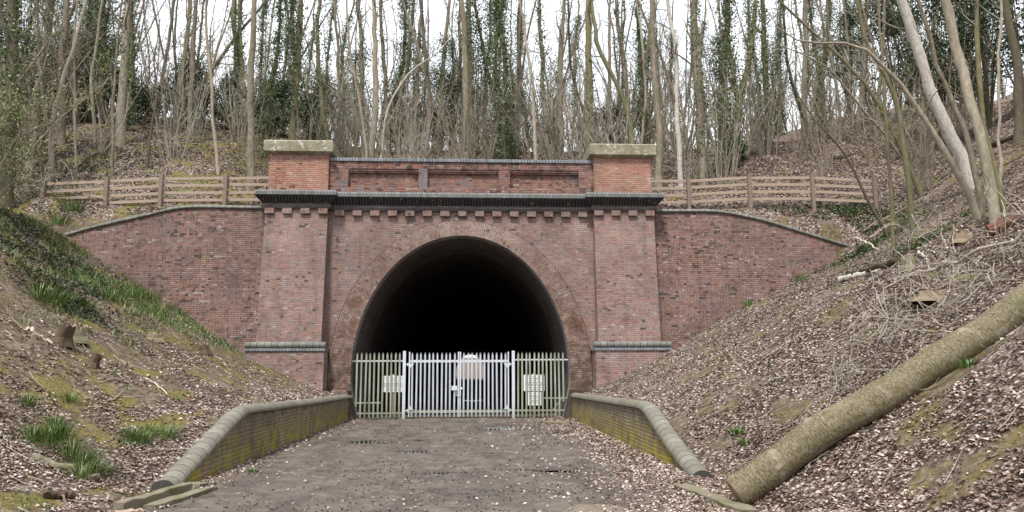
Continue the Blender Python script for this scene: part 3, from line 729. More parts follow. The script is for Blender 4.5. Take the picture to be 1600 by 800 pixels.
for q in [1197, 1226, 1254, 1282, 1312, 1341, 1369, 1398, 1427, 1456, 1484, 1513]: add_pale(fr_, gx(q), ZB if q < 1500 else .6, ZT, 'galv_green')
rail(fr_, gx(1172), XC+3.9, fz(562.3), .05, 'galv'); rail(fr_, gx(1365), XC+3.92, fz(622.7), .04, 'galv_green'); rail(fr_, gx(1172), XC+3.78, fz(642), .05, 'galv_green')
m_ = MB(); a, b = np.array((gx(1440), GY+.03, .3)), np.array((gx(1520), GY+.03, .85)); m_.tube([a, b], .015, 5); build(m_, 'brace', M['galv_green'], fr_).location = -fr_.location
for q, lab in ((406, 'white square steel gate post at the left end of the gate'), (1165, 'white square steel gate post at the right end of the gate')):
    x = gx(q); m_ = MB(); m_.box(x-.055, x+.055, GY-.055, GY+.055, -.1, ZT+.04); o = build(m_, 'gate_post', M['galv'], boxuv=True); bevel(o, .008)
    tag(o, lab, 'gate post', 'gate posts')
def leaf(q0, q1, qs, lab, hinge):
    r = thing('palisade_gate', lab, 'gate', (gx((q0+q1)/2), GY, 0), 'gate leaves')
    for q in qs: add_pale(r, gx(q), ZB+.02, ZT-.01, 'galv')
    for q in (q0, q1):
        x = gx(q); m_ = MB(); m_.box(x-.024, x+.024, GY-.03, GY+.03, ZB+.02, ZT+.01); o = build(m_, 'stile', M['galv'], r, boxuv=True); o.location = -r.location
    rail(r, gx(q0)+.0245, gx(q1)-.0245, fz(564.2), .085, 'galv'); rail(r, gx(q0)+.0245, gx(q1)-.0245, fz(642.8), .095, 'galv_green')
    s = 1 if hinge == q0 else -1; x = gx(hinge)+s*.026
    for z, dz in ((fz(568), -.17), (fz(640), .17)):   # corner gussets and hinges
        m_ = MB(); m_.add([(x, GY-.034, z), (x+s*.15, GY-.034, z), (x, GY-.034, z+dz), (x, GY-.028, z), (x+s*.15, GY-.028, z), (x, GY-.028, z+dz)], [[0, 1, 2], [3, 5, 4]])
        o = build(m_, 'gusset', M['galv'], r); o.location = -r.location
        m_ = MB(); xp = gx(406)+.055 if s > 0 else gx(1165)-.055
        m_.tube([(xp, GY-.01, z-.03), (x-s*.02, GY-.01, z-.03)], .018, 6); m_.tube([((xp+x)/2, GY-.01, z-.09), ((xp+x)/2, GY-.01, z+.03)], .024, 7, cap=True)
        o = build(m_, 'hinge', M['galv'], r); o.location = -r.location
    return r
g1 = leaf(442, 783, [462, 491, 521, 550, 580, 609, 638, 668, 697, 725, 755], 'left leaf of the palisade gate, carrying the white lock box', 442)
g2 = leaf(796, 1130, [820, 850, 877, 906, 935, 965, 993, 1023, 1052, 1081, 1110], 'right leaf of the palisade gate, in front of the bright tunnel exit', 1130)
m_ = MB(); m_.box(gx(735), gx(776), GY-.06, GY-.032, zg(710, 610).z, zg(710, 603).z); o = build(m_, 'lock_box', M['galv'], g1, boxuv=True); o.location = -g1.location; bevel(o, .005)
m_ = MB(); m_.tube([(gx(768), GY-.05, fz(611)), (gx(768), GY-.05, fz(618)), (gx(800), GY-.05, fz(618.5))], .012, 5); o = build(m_, 'drop_bolt', M['galv'], g1); o.location = -g1.location
m_ = MB(); m_.box(gx(797), gx(812), GY-.05, GY-.032, fz(608.5), fz(605)); o = build(m_, 'slide_bolt', M['galv'], g2); o.location = -g2.location
m_ = MB(); P_ = [(gx(812+ (950-812)*i/14), GY+.07, fz(625.6)-.03*math.sin(PI*i/14)+.01*(i % 2)) for i in range(15)]; m_.tube(P_, .012, 5)
o = build(m_, 'security_chain', M['galv']); tag(o, 'thin sagging chain behind the right gate leaf', 'chain')
# notice boards (their small print is unreadable in the photograph: rows of dark marks)
def board(x0, x1, y0, y1, lab, rows, post=False, ped=False):
    a = zg(x0, y1); b = zg(x1, y0); yb = GY+.075
    r = thing('notice_board', lab, 'sign', ((a.x+b.x)/2, yb, a.z), 'white notice boards behind the palisade')
    m_ = MB(); m_.box(a.x, b.x, yb, yb+.012, a.z, b.z)
    if ped:
        c = (a.x+b.x)/2; m_.add([(c-.07, yb, b.z), (c+.07, yb, b.z), (c, yb, b.z+.06)], [[0, 1, 2]])
    o = build(m_, 'panel', M['white'], r); o.location = -r.location
    m_ = MB(); W = b.x-a.x; Hh = b.z-a.z
    for fz_, fx0, fx1, hh in rows:
        x = a.x+W*fx0; zc = a.z+Hh*(1-fz_)
        while x < a.x+W*fx1:
            w = rng.uniform(.012, .045); m_.quad((x, yb-.003, zc-hh), (x+w, yb-.003, zc-hh), (x+w, yb-.003, zc+hh), (x, yb-.003, zc+hh)); x += w+rng.uniform(.01, .02)
    o = build(m_, 'lettering', M['ink'], r); o.location = -r.location
    if post:
        m_ = MB(); c = (a.x+b.x)/2; m_.box(c-.05, c+.05, yb+.02, yb+.12, -.1, a.z+.2); o = build(m_, 'post', M['rail'], r); o.location = -r.location
board(597.5, 628.5, 587, 612.8, 'white notice board on a wooden post behind the left fence panel', [(.18, .40, .6, .008), (.3, .38, .62, .007), (.50, .03, .97, .015), (.63, .03, .97, .016), (.76, .2, .8, .007), (.87, .2, .75, .011)], True, True)
board(818.3, 851, 585.4, 611, 'larger white notice board, above the smaller one behind the right fence panel', [(.10, .42, .58, .008), (.23, .38, .65, .012), (.33, .3, .7, .007), (.50, .08, .9, .015), (.63, .08, .9, .016), (.78, .2, .8, .009), (.9, .3, .7, .007)], True, True)
board(825, 846, 612.3, 633.6, 'smaller white notice board, below the larger one behind the right fence panel', [(.12, .4, .6, .007), (.33, .3, .75, .014), (.5, .2, .8, .008), (.66, .15, .85, .012), (.8, .15, .85, .012)])
# ------------------------------------------------------------------ post and rail fences
def fence(posts, lab, ends=()):
    pts = []
    for (px, yb_, yt_) in posts:
        p = at(px, yb_, 29.75); t_ = at(px, yt_, 29.75); pts.append((p.x, 29.75, p.z, t_.z))
    r = thing('post_and_rail_fence', lab, 'fence', (sum(p[0] for p in pts)/len(pts), 29.75, min(p[2] for p in pts)), 'wooden fences above the wing walls')
    for i, p in enumerate(pts):
        g = gz(p[0], p[1]); m_ = MB(); w = .07; ln = rng.normal()*.02
        m_.loft([rect(p[0]-w, p[0]+w, p[1]-.05, p[1]+.09, min(g, p[2])-.15), rect(p[0]-w+ln, p[0]+w+ln, p[1]-.05, p[1]+.09, p[3]), ])
        o = build(m_, 'post', M['post'], r); o.location = -r.location; bevel(o, .01)
    for i in range(len(pts)-1):
        a, b = pts[i], pts[i+1]
        for q in range(4):
            za = a[3]-.13-q*.29+rng.normal()*.012; zb_ = b[3]-.13-q*.29+rng.normal()*.008; h = .056
            ya_ = a[1]+.135; yc = a[1]+.093
            V = [(a[0]-.05, yc, za-h), (b[0]+.05, yc+.002, zb_-h), (b[0]+.05, ya_, zb_-h), (a[0]-.05, ya_, za-h), (a[0]-.05, yc, za+h), (b[0]+.05, yc+.002, zb_+h), (b[0]+.05, ya_, zb_+h), (a[0]-.05, ya_, za+h)]
            off_ = .0 if i % 2 == 0 else -.004
            V = [(x, y+off_, z) for x, y, z in V]
            m_ = MB(); m_.add(V, [[0, 3, 2, 1], [4, 5, 6, 7], [0, 1, 5, 4], [2, 3, 7, 6], [0, 4, 7, 3], [1, 2, 6, 5]])
            o = build(m_, 'rail', M['rail'], r); o.location = -r.location
fence([(64, 336, 282), (164, 330, 277), (249, 323, 273), (351, 316, 272), (430, 316, 271)], 'four-rail wooden fence above the left wing wall')
fence([(985, 322, 278), (1077, 322, 277), (1173, 322, 272), (1272, 323, 272), (1369, 318, 277)], 'four-rail wooden fence above the right wing wall')
p = at(1282, 320, 30.3)
m_ = MB(); m_.box(p.x-.05, p.x+.05, 30.0, 30.1, gz(p.x, 30)-.1, at(1282, 260, 30).z); o = build(m_, 'old_fence_post', M['post']); tag(o, 'spare upright wooden post just behind the right fence', 'post')

# ------------------------------------------------------------------ felled log
root = thing('felled_log', 'long thick smooth felled tree trunk lying across the right bank', 'log', tuple(LOG_A-Vector((0, 0, LOG_R))))
N = 40; P_ = [np.array(LOG_A.lerp(LOG_B, i/N)) for i in range(N+1)]
P_ = [p+np.array((0, 0, .05*math.sin(i*.19)-.02*math.sin(i*.5))) for i, p in enumerate(P_)]
R_ = [LOG_R*(1+.05*math.sin(i*.9)*math.exp(-abs(i-14)/9)+.02*math.sin(i*2.1)) for i in range(N+1)]
m_ = MB(); m_.tube(P_, R_, 28); o = build(m_, 'bark', M['logbark'], root, smooth=True); o.location = -root.location
m_ = MB(); d = np.array((LOG_A-LOG_B).normalized()); m_.tube([P_[0]+d*.0, P_[0]+d*.012], [LOG_R*.97, LOG_R*.93], 28, cap=True); o = build(m_, 'sawn_end', M['cut'], root); o.location = -root.location
m_ = MB(); d2 = -d; m_.tube([P_[-1], P_[-1]+d2*.012], [LOG_R*.97, LOG_R*.93], 28, cap=True); o = build(m_, 'sawn_end', M['cut'], root); o.location = -root.location

# ------------------------------------------------------------------ trees
TWMIN = .006
def wander(p, d, L, n, jit, up=0.0, droop=0):
    P = [np.array(p, float)]; d = np.array(d, float); d /= np.linalg.norm(d)
    for i in range(n):
        d = d + rng.normal(size=3)*jit + np.array((0, 0, up)); d /= np.linalg.norm(d); P.append(P[-1]+d*L/n)
    return P, d
def sprout(mb, tw, P, r0, lev, dens, up, h0=0.25, spread=.9, lscale=1.0, tips=None):
    """side branches along path P"""
    P = np.array(P); seg = np.linalg.norm(np.diff(P, axis=0), axis=1); L = seg.sum(); cum = np.concatenate([[0], np.cumsum(seg)])
    n = max(1, int(dens*L))
    for q in range(n):
        t = L*(h0+(1-h0)*rng.random()); i = min(len(P)-2, int(np.searchsorted(cum, t)-1)); f = (t-cum[i])/max(seg[i], 1e-6)
        p = P[i]+(P[i+1]-P[i])*f; T = (P[i+1]-P[i])/max(seg[i], 1e-6)
        a = rng.random()*2*PI; s = np.cross(T, (math.cos(a), math.sin(a), .3)); s /= np.linalg.norm(s)+1e-6
        d = T*(1-spread*.5)+s*spread*rng.uniform(.5, 1.1)
        rr = r0*(1-t/L*.75)*rng.uniform(.22, .42)
        ln = lscale*rng.uniform(.5, 1.1)*min(L*.45, 26*rr+.7)
        B, dd = wander(p, d, ln, 6 if lev > 0 else 4, .16, up)
        rad = np.linspace(rr, rr*.25, len(B))
        (mb if lev > 0 else tw).tube(B, np.maximum(rad, TWMIN), 4 if rr > .02 else 3)
        if tips is not None: tips.append(B[-1])
        if lev > 0: sprout(mb, tw, B, rr, lev-1, dens*1.9, up, .15, spread, lscale, tips)
IVK = 1.15
def tree_mesh(base, ctrl, r0, H_=18, barkm='bark', crown=True, h0=.25, dens=1.0, lev=2, ivy=0, ivyr=(0.3, 9), spread=.8, epi=0, forks=0, fine=1.0, rtop=.25):
    """ctrl: list of points above base (world, relative to base) the trunk passes through"""
    C = [np.zeros(3)]+[np.array(c, float) for c in ctrl]
    last = C[-1]
    if last[2] < H_:
        d = C[-1]-C[-2]; d = d/np.linalg.norm(d)*.5+np.array((0, 0, .7)); P, _ = wander(last, d, H_-last[2], 8, .09, .05); C += P[1:]
    C = np.array(C); seg = np.concatenate([[0], np.cumsum(np.linalg.norm(np.diff(C, axis=0), axis=1))]); n = int(max(14, seg[-1]/.6))
    s = np.linspace(0, seg[-1], n)
    Q = np.stack([np.interp(s, seg, C[:, i]) for i in range(3)], 1)
    for _ in range(2): Q[1:-1] = (Q[:-2]+2*Q[1:-1]+Q[2:])/4
    w = np.cumsum(rng.normal(size=(n, 3))*.035, axis=0); w -= np.linspace(0, 1, n)[:, None]*w[-1]; w[:, 2] = 0; w[0] = 0; Q = Q+w
    t = s/s[-1]; R = r0*(1-(1-rtop)*t)*(1+.05*rng.normal(size=n)); R[0] = r0*(1.35 if r0 > .15 else 1.1)
    tr_ = MB(); Q0 = Q.copy(); Q0[0, 2] -= .3; tr_.tube(Q0, R, 10 if r0 > .1 else 7, wob=.08)
    cr = MB()
    for fk in range(forks):
        i = int(n*rng.uniform(.12, .35)); a = rng.random()*2*PI; P, _ = wander(Q[i], (math.cos(a)*.35, math.sin(a)*.35, 1), (H_-Q[i][2])*.85, 12, .05, .03)
        cr.tube(P, np.linspace(R[i]*.7, R[i]*.15, len(P)), 7)
        if crown: sprout(cr, cr, P, R[i]*.7, max(0, lev-1), dens, .06, .2, spread)
    if crown: sprout(cr, cr, Q, r0, lev, dens, .05, h0, spread, fine)
    if epi:   # short shoots from the trunk
        for q in range(int(epi)):
            i = rng.integers(1, n-1); a = rng.random()*2*PI; P, _ = wander(Q[i], (math.cos(a), math.sin(a), .5), rng.uniform(.4, 1.4), 4, .2, .06); cr.tube(P, np.linspace(.009, .004, len(P)), 3)
    iv = None
    if ivy:
        iv = MB(); z = rng.uniform(ivyr[0], ivyr[1], int(IVK*ivy*(ivyr[1]-ivyr[0])*190))
        i = np.clip(np.searchsorted(Q[:, 2], z), 1, n-1); f = ((z-Q[i-1, 2])/np.maximum(Q[i, 2]-Q[i-1, 2], 1e-3))[:, None]
        c = Q[i-1]+(Q[i]-Q[i-1])*f; a = rng.random(len(z))*2*PI
        lump = .6+.9*vnoise(z*.9+r0*99, a*.9+3)
        rad = (R[i]*1.05+np.abs(rng.normal(size=len(z)))*(.12+.10*min(ivy, 2.5))*lump)
        c = c+np.stack([np.cos(a)*rad, np.sin(a)*rad, rng.normal(size=len(z))*.05], 1)
        g = vnoise(z*1.3+7+r0*31, a*.8); c = c[g > .34]
        out = np.stack([np.cos(a), np.sin(a), np.zeros_like(a)], 1)[g > .34]
        iv.leaves(c, rng.uniform(.06, .13, len(c)), out, .7, .85)
    return tr_, cr, iv
def make_tree(name, label, base, ctrl, r0, group, cat='tree', barkm='bark', twigm='twig', leafm='ivy', **kw):
    a, b, c = tree_mesh(base, ctrl, r0, **kw)
    r = thing(name, label, cat, base, group)
    build(a, 'trunk', M[barkm], r, smooth=True)
    if b.n: build(b, 'crown', M[twigm], r, smooth=False)
    if c and c.n: build(c, 'ivy', M[leafm], r)
    return r
def px_tree(pts, Y, wpx, label, name='bare_tree', group=None, march=False, **kw):
    """pts in photo pixels from the base up; the tree stands at its real distance Y"""
    b = None
    if march: b = atg(*pts[0])
    if b is None:
        a = at(pts[0][0], pts[0][1], Y); b = Vector((a.x, Y, gz(a.x, Y)))
    Y = b.y
    ctrl = []
    for q, (px, py) in enumerate(pts[1:]):
        p = at(px, py, Y); ctrl.append((p.x-b.x, 0.0+rng.normal()*.04*(q+1), max(p.z-b.z, .3*(q+1))))
    r0 = wpx/2*Y/F
    return make_tree(name, label, tuple(b), ctrl, r0, group, **kw)
G1 = 'trees on the right bank'; G2 = 'trees above the left wing wall'; G3 = 'trees behind the portal'; G4 = 'trees above the right wing wall'
R = dict(march=True)
# right bank
px_tree([(1556, 346), (1541, 290), (1528, 225), (1515, 150), (1506, 75), (1488, 0), (1470, -100)], 15, 18, 'thick pale mossy-based trunk rising from the right bank by the red rotten wood', group=G1, barkm='bark_pale', lev=2, dens=.8, h0=.4, H_=14, rtop=.45, epi=10, **R)
px_tree([(1572, 336), (1558, 270), (1540, 200), (1528, 90), (1526, -60)], 15, 10, 'slim mossy stem close against the right side of the thickest bank trunk', group=G1, barkm='bark_moss', lev=1, dens=1, H_=12, **R)
px_tree([(1524, 290), (1515, 262), (1496, 225), (1468, 175), (1459, 150), (1440, 75), (1410, 0), (1385, -90)], 16, 21, 'white-barked birch with horizontal dark marks leaning left on the right bank', name='birch_tree', cat='birch', group=G1, barkm='bark_birch', lev=2, dens=.8, h0=.45, H_=13, rtop=.55, **R)
px_tree([(1528, 294), (1492, 255), (1462, 202), (1425, 150), (1399, 109), (1365, 82), (1339, 62), (1294, 62), (1250, 74)], 15.7, 12, 'pale stem bending far left and levelling out near its top, left of the birch', group=G1, barkm='bark_pale', lev=2, dens=1.0, h0=.2, H_=5, crown=True, rtop=.1)
px_tree([(1442, 305), (1402, 232), (1384, 187), (1350, 131), (1290, 67), (1219, 0), (1160, -60)], 15, 9, 'long straight pole-like stem leaning steeply left above the right bank', group=G1, barkm='bark_moss', twigm='twig_pale', lev=2, dens=1.3, h0=.15, H_=9, **R)
px_tree([(1436, 292), (1391, 216), (1342, 172), (1312, 127), (1271, 94), (1200, 60)], 15.3, 6, 'thin crooked grey stem leaning left below the long pole-like stem', group=G1, twigm='twig_pale', lev=2, dens=1.6, h0=.15, H_=6, **R)
px_tree([(1392, 372), (1362, 325), (1335, 262), (1300, 215), (1262, 180)], 18, 6, 'dark crooked sapling at the end of the right wing wall', name='sapling', cat='sapling', group=G1, barkm='bark_dark', lev=2, dens=2, h0=.2, H_=6.5, **R)
px_tree([(1528, 280), (1503, 205), (1474, 115), (1462, 75), (1434, 0), (1415, -60)], 18.5, 10, 'brown leaning trunk partly hidden behind the white birch', group=G1, barkm='bark', lev=2, dens=.8, h0=.3, H_=13)
px_tree([(1384, 235), (1376, 150), (1371, 0)], 22, 7, 'straight yellowish dead-looking stem left of the pale leaning stems', group=G1, barkm='bark_moss', lev=1, dens=.8, H_=12)
px_tree([(1555, 232), (1560, 130), (1566, 0)], 20, 6, 'very thin straight pale pole rising right of the thickest bank trunk', group=G1, barkm='bark_pale', lev=1, dens=.8, H_=12)
px_tree([(1420, 240), (1398, 150), (1350, 70), (1335, -20)], 21, 10, 'mossy trunk leaning left behind the pale leaning stems of the right bank', group=G1, barkm='bark_moss', lev=2, dens=.9, H_=12)
px_tree([(1588, 192), (1580, 100), (1562, 0)], 27, 16, 'dark straight conifer trunk at the right edge of the picture', name='conifer_tree', cat='conifer', group=G1, barkm='bark_dark', lev=1, dens=.5, H_=18)
# right of portal
px_tree([(1029, 290), (1034, 200), (1028, 80), (1026, 0)], 32, 13, 'smooth brown trunk standing just right of the right-hand pier', group=G4, barkm='bark', lev=2, dens=.7, h0=.45, H_=19, epi=6)
px_tree([(1064, 280), (1061, 170), (1057, 75), (1040, 20), (1035, -30)], 33, 9, 'pale birch-like trunk forking high up, right of the brown pier-side trunk', name='birch_tree', cat='birch', group=G4, barkm='bark_birch', lev=2, dens=.8, forks=1, h0=.3, H_=18)
px_tree([(1098, 275), (1092, 180), (1085, 70), (1085, 0)], 33, 16, 'thick ivy-clad trunk behind the second post of the right fence', group=G4, barkm='bark', ivy=.5, lev=2, dens=.8, H_=19)
px_tree([(1128, 262), (1132, 130), (1139, 0)], 35, 12, 'dark ivy-smothered upright trunk midway along the right fence', group=G4, barkm='bark_dark', ivy=1.6, lev=2, dens=.8, H_=19)
px_tree([(1146, 255), (1160, 140), (1184, 0)], 36, 11, 'mossy trunk leaning right beside the dark ivy-smothered one', group=G4, barkm='bark_moss', ivy=.8, lev=2, dens=.8, H_=19)
px_tree([(1205, 245), (1200, 140), (1194, 0)], 40, 11, 'ivied straight trunk behind the middle of the right fence', group=G4, barkm='bark_moss', ivy=1.0, lev=2, dens=.8, H_=19)
px_tree([(1256, 255), (1257, 130), (1255, 0)], 40, 11, 'plain dark brown straight trunk behind the fourth post of the right fence', group=G4, barkm='bark', lev=2, dens=.7, H_=20)
px_tree([(1278, 250), (1282, 150), (1298, 0)], 44, 9, 'ivied dark trunk leaning slightly right, right of the plain dark brown trunk', group=G4, barkm='bark_dark', ivy=1.2, lev=2, dens=.8, H_=19)
px_tree([(1345, 245), (1350, 140), (1354, 0)], 42, 9, 'slim grey trunk behind the right end of the right fence', group=G4, lev=2, dens=.9, H_=19)
# behind the parapet
c = [
 ([(460, 218), (462, 120), (471, 0)], 36, 12, 'ivied mossy trunk rising behind the left-hand pier', dict(barkm='bark_moss', ivy=.9, ivyr=(2, 8))),
 ([(516, 235), (505, 160), (497, 60), (500, -20)], 36, 8, 'thin mossy trunk bowing left behind the right edge of the left-hand pier', dict(barkm='bark_moss', ivy=.5)),
 ([(529, 238), (527, 120), (524, 0)], 39, 6, 'very slim straight trunk at the left end of the parapet', dict()),
 ([(576, 245), (562, 175), (546, 70), (540, 0)], 34, 6, 'pale thin stem curving left, behind the first parapet panel', dict(barkm='bark_pale', H_=13)),
 ([(581, 245), (585, 130), (583, 0)], 34.5, 11, 'smooth pale straight trunk behind the first parapet panel', dict(barkm='bark_pale', h0=.4)),
 ([(592, 246), (604, 172), (626, 128), (655, 97), (690, 80)], 34, 5, 'whitish thin stem bending right, behind the first parapet panel', dict(barkm='bark_birch', H_=8, dens=1.2, h0=.4)),
 ([(571, 240), (566, 110), (561, 0)], 38, 9, 'grey trunk just behind the curving pale stem', dict(ivy=.4, ivyr=(3, 8))),
 ([(608, 240), (605, 100), (598, 0)], 40, 8, 'plain grey-brown trunk right of the smooth pale one', dict(ivy=.4)),
 ([(647, 240), (650, 120), (655, 0)], 40, 8, 'grey trunk behind the blue brick patch of the parapet', dict(ivy=.8, ivyr=(1, 7))),
 ([(683, 240), (690, 120), (701, 0)], 42, 8, 'ivied trunk leaning a little right behind the middle parapet panel', dict(ivy=1.6, ivyr=(1, 7))),
 ([(729, 246), (726, 120), (722, 0)], 34, 13, 'thick pale brown trunk behind the middle of the parapet', dict(barkm='bark', h0=.5)),
 ([(740, 246), (736, 120), (733, 0)], 37, 9, 'ivy-speckled trunk close behind the thick pale brown one', dict(barkm='bark_moss', ivy=.9)),
 ([(786, 244), (792, 110), (779, 0)], 36, 10, 'trunk wrapped in bright ivy above the gap between second and third panels', dict(barkm='bark_dark', ivy=2.0, ivyr=(.5, 9))),
 ([(806, 242), (770, 150), (750, 60), (745, 0)], 38, 7, 'ivy-clad trunk leaning left across its neighbours above the third panel', dict(barkm='bark_dark', ivy=1.2)),
 ([(837, 248), (834, 140), (820, 40), (806, -10)], 34, 6, 'slender pale trunk bowing left behind the third parapet panel', dict(barkm='bark_pale')),
 ([(858, 246), (849, 150), (842, 0)], 38, 9, 'grey trunk with ivy above the right half of the third panel', dict(ivy=.7)),
 ([(876, 246), (878, 110), (884, 0)], 37, 9, 'upright brown trunk above the right end of the third panel', dict(barkm='bark')),
 ([(918, 240), (921, 120), (917, 0)], 34, 14, 'stout yellow-green mossy trunk at the left edge of the right-hand pier', dict(barkm='bark_moss', h0=.4, ivy=.3, ivyr=(3, 6))),
 ([(994, 226), (978, 150), (940, 90), (926, 30), (922, -20)], 34, 9, 'trunk curving left over the right-hand pier', dict(barkm='bark_moss')),
 ([(985, 226), (978, 120), (963, 50), (958, 0)], 37, 9, 'grey trunk rising straight over the right-hand pier', dict(ivy=.5)),
 ([(1003, 228), (1000, 120), (998, 0)], 38, 8, 'dark ivied trunk over the right end of the right-hand pier', dict(barkm='bark_dark', ivy=1.5)),
 ([(945, 228), (948, 120), (950, 0)], 42, 7, 'faint slim trunk above the middle of the right-hand pier', dict()),
]
for pts, Y, w, lab, kw in c:
    d = dict(lev=2, dens=.8, h0=.3, H_=18); d.update(kw); px_tree(pts, Y, w, lab, group=G3, **d)
# left
c = [
 ([(392, 290), (391, 180), (397, 60), (403, -40)], 31.5, 13, 'tall smooth grey-brown trunk immediately left of the left-hand pier', dict(h0=.5, barkm='bark')),
 ([(343, 275), (339, 150), (335, 20)], 33, 6, 'slender pale sapling between the third and fourth posts of the left fence', dict(barkm='bark_pale', dens=1.2)),
 ([(187, 240), (189, 120), (198, 0)], 36, 14, 'stout mossy trunk with ivy high up behind the second post of the left fence', dict(barkm='bark_pale', ivy=.4, ivyr=(3, 9))),
 ([(178, 272), (180, 200), (182, 110)], 32, 6, 'thin grey sapling just left of the stout mossy trunk', dict(H_=10)),
 ([(79, 265), (81, 195), (98, 130), (122, 60), (136, 0)], 31.5, 8, 'pale crooked sapling leaning right above the first post of the left fence', dict(barkm='bark_pale', forks=1)),
 ([(122, 248), (121, 200), (114, 110), (118, 30)], 33, 5, 'slender forked pale sapling between the first two posts of the left fence', dict(barkm='bark_pale', forks=1)),
 ([(150, 225), (144, 140), (152, 60), (160, 0)], 36, 6, 'thin pale stem just right of the slender forked sapling', dict(barkm='bark_pale')),
 ([(295, 218), (300, 110), (306, 0)], 39, 9, 'brown upright trunk in front of the dark evergreen bush', dict(ivy=.3, ivyr=(5, 9))),
 ([(272, 214), (282, 130), (292, 60), (297, 0)], 39.5, 6, 'mossy stem curving up left of the brown upright trunk', dict(barkm='bark_moss')),
 ([(280, 214), (300, 150), (330, 110), (372, 50), (420, 5)], 40, 8, 'dark mossy trunk leaning far right over the evergreen bush', dict(barkm='bark_moss', dens=1.1, H_=10)),
 ([(231, 244), (236, 200), (246, 160), (243, 90)], 33, 5, 'small dark branching sapling on the open leafy slope', dict(barkm='bark_dark', H_=7, dens=1.8)),
 ([(383, 222), (380, 100), (376, 0)], 40, 8, 'ivied mossy trunk behind the tall trunk beside the left-hand pier', dict(barkm='bark_moss', ivy=.7)),
 ([(158, 220), (160, 120), (166, 0)], 41, 9, 'dark trunk smothered in ivy among the pale saplings', dict(barkm='bark_dark', ivy=3.2, ivyr=(1.5, 10))),
 ([(128, 222), (134, 100), (140, 0)], 43, 9, 'second dark ivy-smothered trunk, farther back among the pale saplings', dict(barkm='bark_dark', ivy=3.0, ivyr=(0, 10))),
 ([(12, 280), (18, 150), (10, 0)], 29, 24, 'thick reddish-brown ivied trunk at the left edge of the picture', dict(barkm='bark_dark', ivy=1.3, ivyr=(1, 9), dens=1.6, epi=90, h0=.08)),
 ([(48, 258), (62, 150), (85, 0)], 33, 14, 'brown twiggy trunk right of the thick left-edge trunk', dict(dens=1.6, h0=.1, epi=60, ivy=.7)),
 ([(95, 245), (100, 120), (108, 0)], 36, 12, 'very twiggy grey trunk behind the pale crooked sapling', dict(dens=1.8, h0=.1, epi=60)),
]
for pts, Y, w, lab, kw in c:
    d = dict(lev=2, dens=.9, h0=.3, H_=17); d.update(kw); px_tree(pts, Y, w, lab, group=G2, **d)

# far wood: prototypes copied
protos = []; TWMIN = .008
PD = [('slim bare', 'bark_pale', 0, .08, 1.0, 17, 0), ('bare grey', 'bark', 0, .12, .9, 19, 1), ('mossy', 'bark_moss', .5, .12, .9, 18, 0), ('ivied', 'bark_moss', 1.6, .12, .8, 19, 0),
      ('ivy-smothered', 'bark_dark', 3.0, .13, .8, 18, 0), ('dark leaning', 'bark_dark', .3, .12, 1.0, 16, 0), ('forked', 'bark', .3, .14, .9, 18, 2), ('twiggy', 'bark', 0, .09, 1.6, 13, 1)]
for nm, bk, iv, r0, dn, hh, fk in PD:
    lean = 2.6 if 'lean' in nm else rng.uniform(.3, 1.3)
    a, b, c_ = tree_mesh((0, 0, 0), [(rng.normal()*.25, rng.normal()*.2, 2.5), (lean*.5+rng.normal()*.3, rng.normal()*.3, 5), (lean, rng.normal()*.3, 8.5)], r0, H_=hh, dens=dn*1.5, lev=2, ivy=iv*1.0, ivyr=(.3, 11), h0=.06 if nm == 'twiggy' else .13, forks=fk, epi=60, spread=.95)
    protos.append((nm, a.mesh('trunk', True), b.mesh('crown'), c_.mesh('ivy') if c_ else None, bk, hh))
    protos[-1][1].materials.append(M[bk]); protos[-1][2].materials.append(M['twig'])
    if c_: protos[-1][3].materials.append(M['ivy'])
zones = [(-9e9, 70, 'beyond the first post of the left fence'), (70, 170, 'beyond the first bay of the left fence'), (170, 250, 'beyond the second bay of the left fence'), (250, 330, 'by the dark evergreen bush'), (330, 410, 'just left of the left-hand pier'),
         (410, 525, 'over the left-hand pier'), (525, 655, 'over the first parapet panel'), (655, 785, 'over the middle parapet panel'), (785, 910, 'over the third parapet panel'), (910, 1025, 'over the right-hand pier'),
         (1025, 1100, 'beyond the first bay of the right fence'), (1100, 1180, 'beyond the second bay of the right fence'), (1180, 1270, 'beyond the third bay of the right fence'), (1270, 1370, 'beyond the last bay of the right fence'), (1370, 1480, 'behind the leaning stems of the right bank'), (1480, 9e9, 'behind the birch of the right bank')]
def topx(x, y, z):
    v = np.array((x, y, z-H)); return 800+F*(v@RT)/(v@FW)
used = {}
cand = []
for rowi, (y0, y1, n, rn) in enumerate([(35, 42, 20, 'near'), (42, 50, 34, 'middle-distance'), (50, 60, 40, 'far'), (60, 72, 44, 'very far'), (72, 95, 60, 'farthest')]):
    for q in range(n):
        u = (q+rng.uniform(.1, .9))/n; y = rng.uniform(y0, y1); x = y*(-.66+1.42*u)
        cand.append((x, y, rn))
pi_ = 0
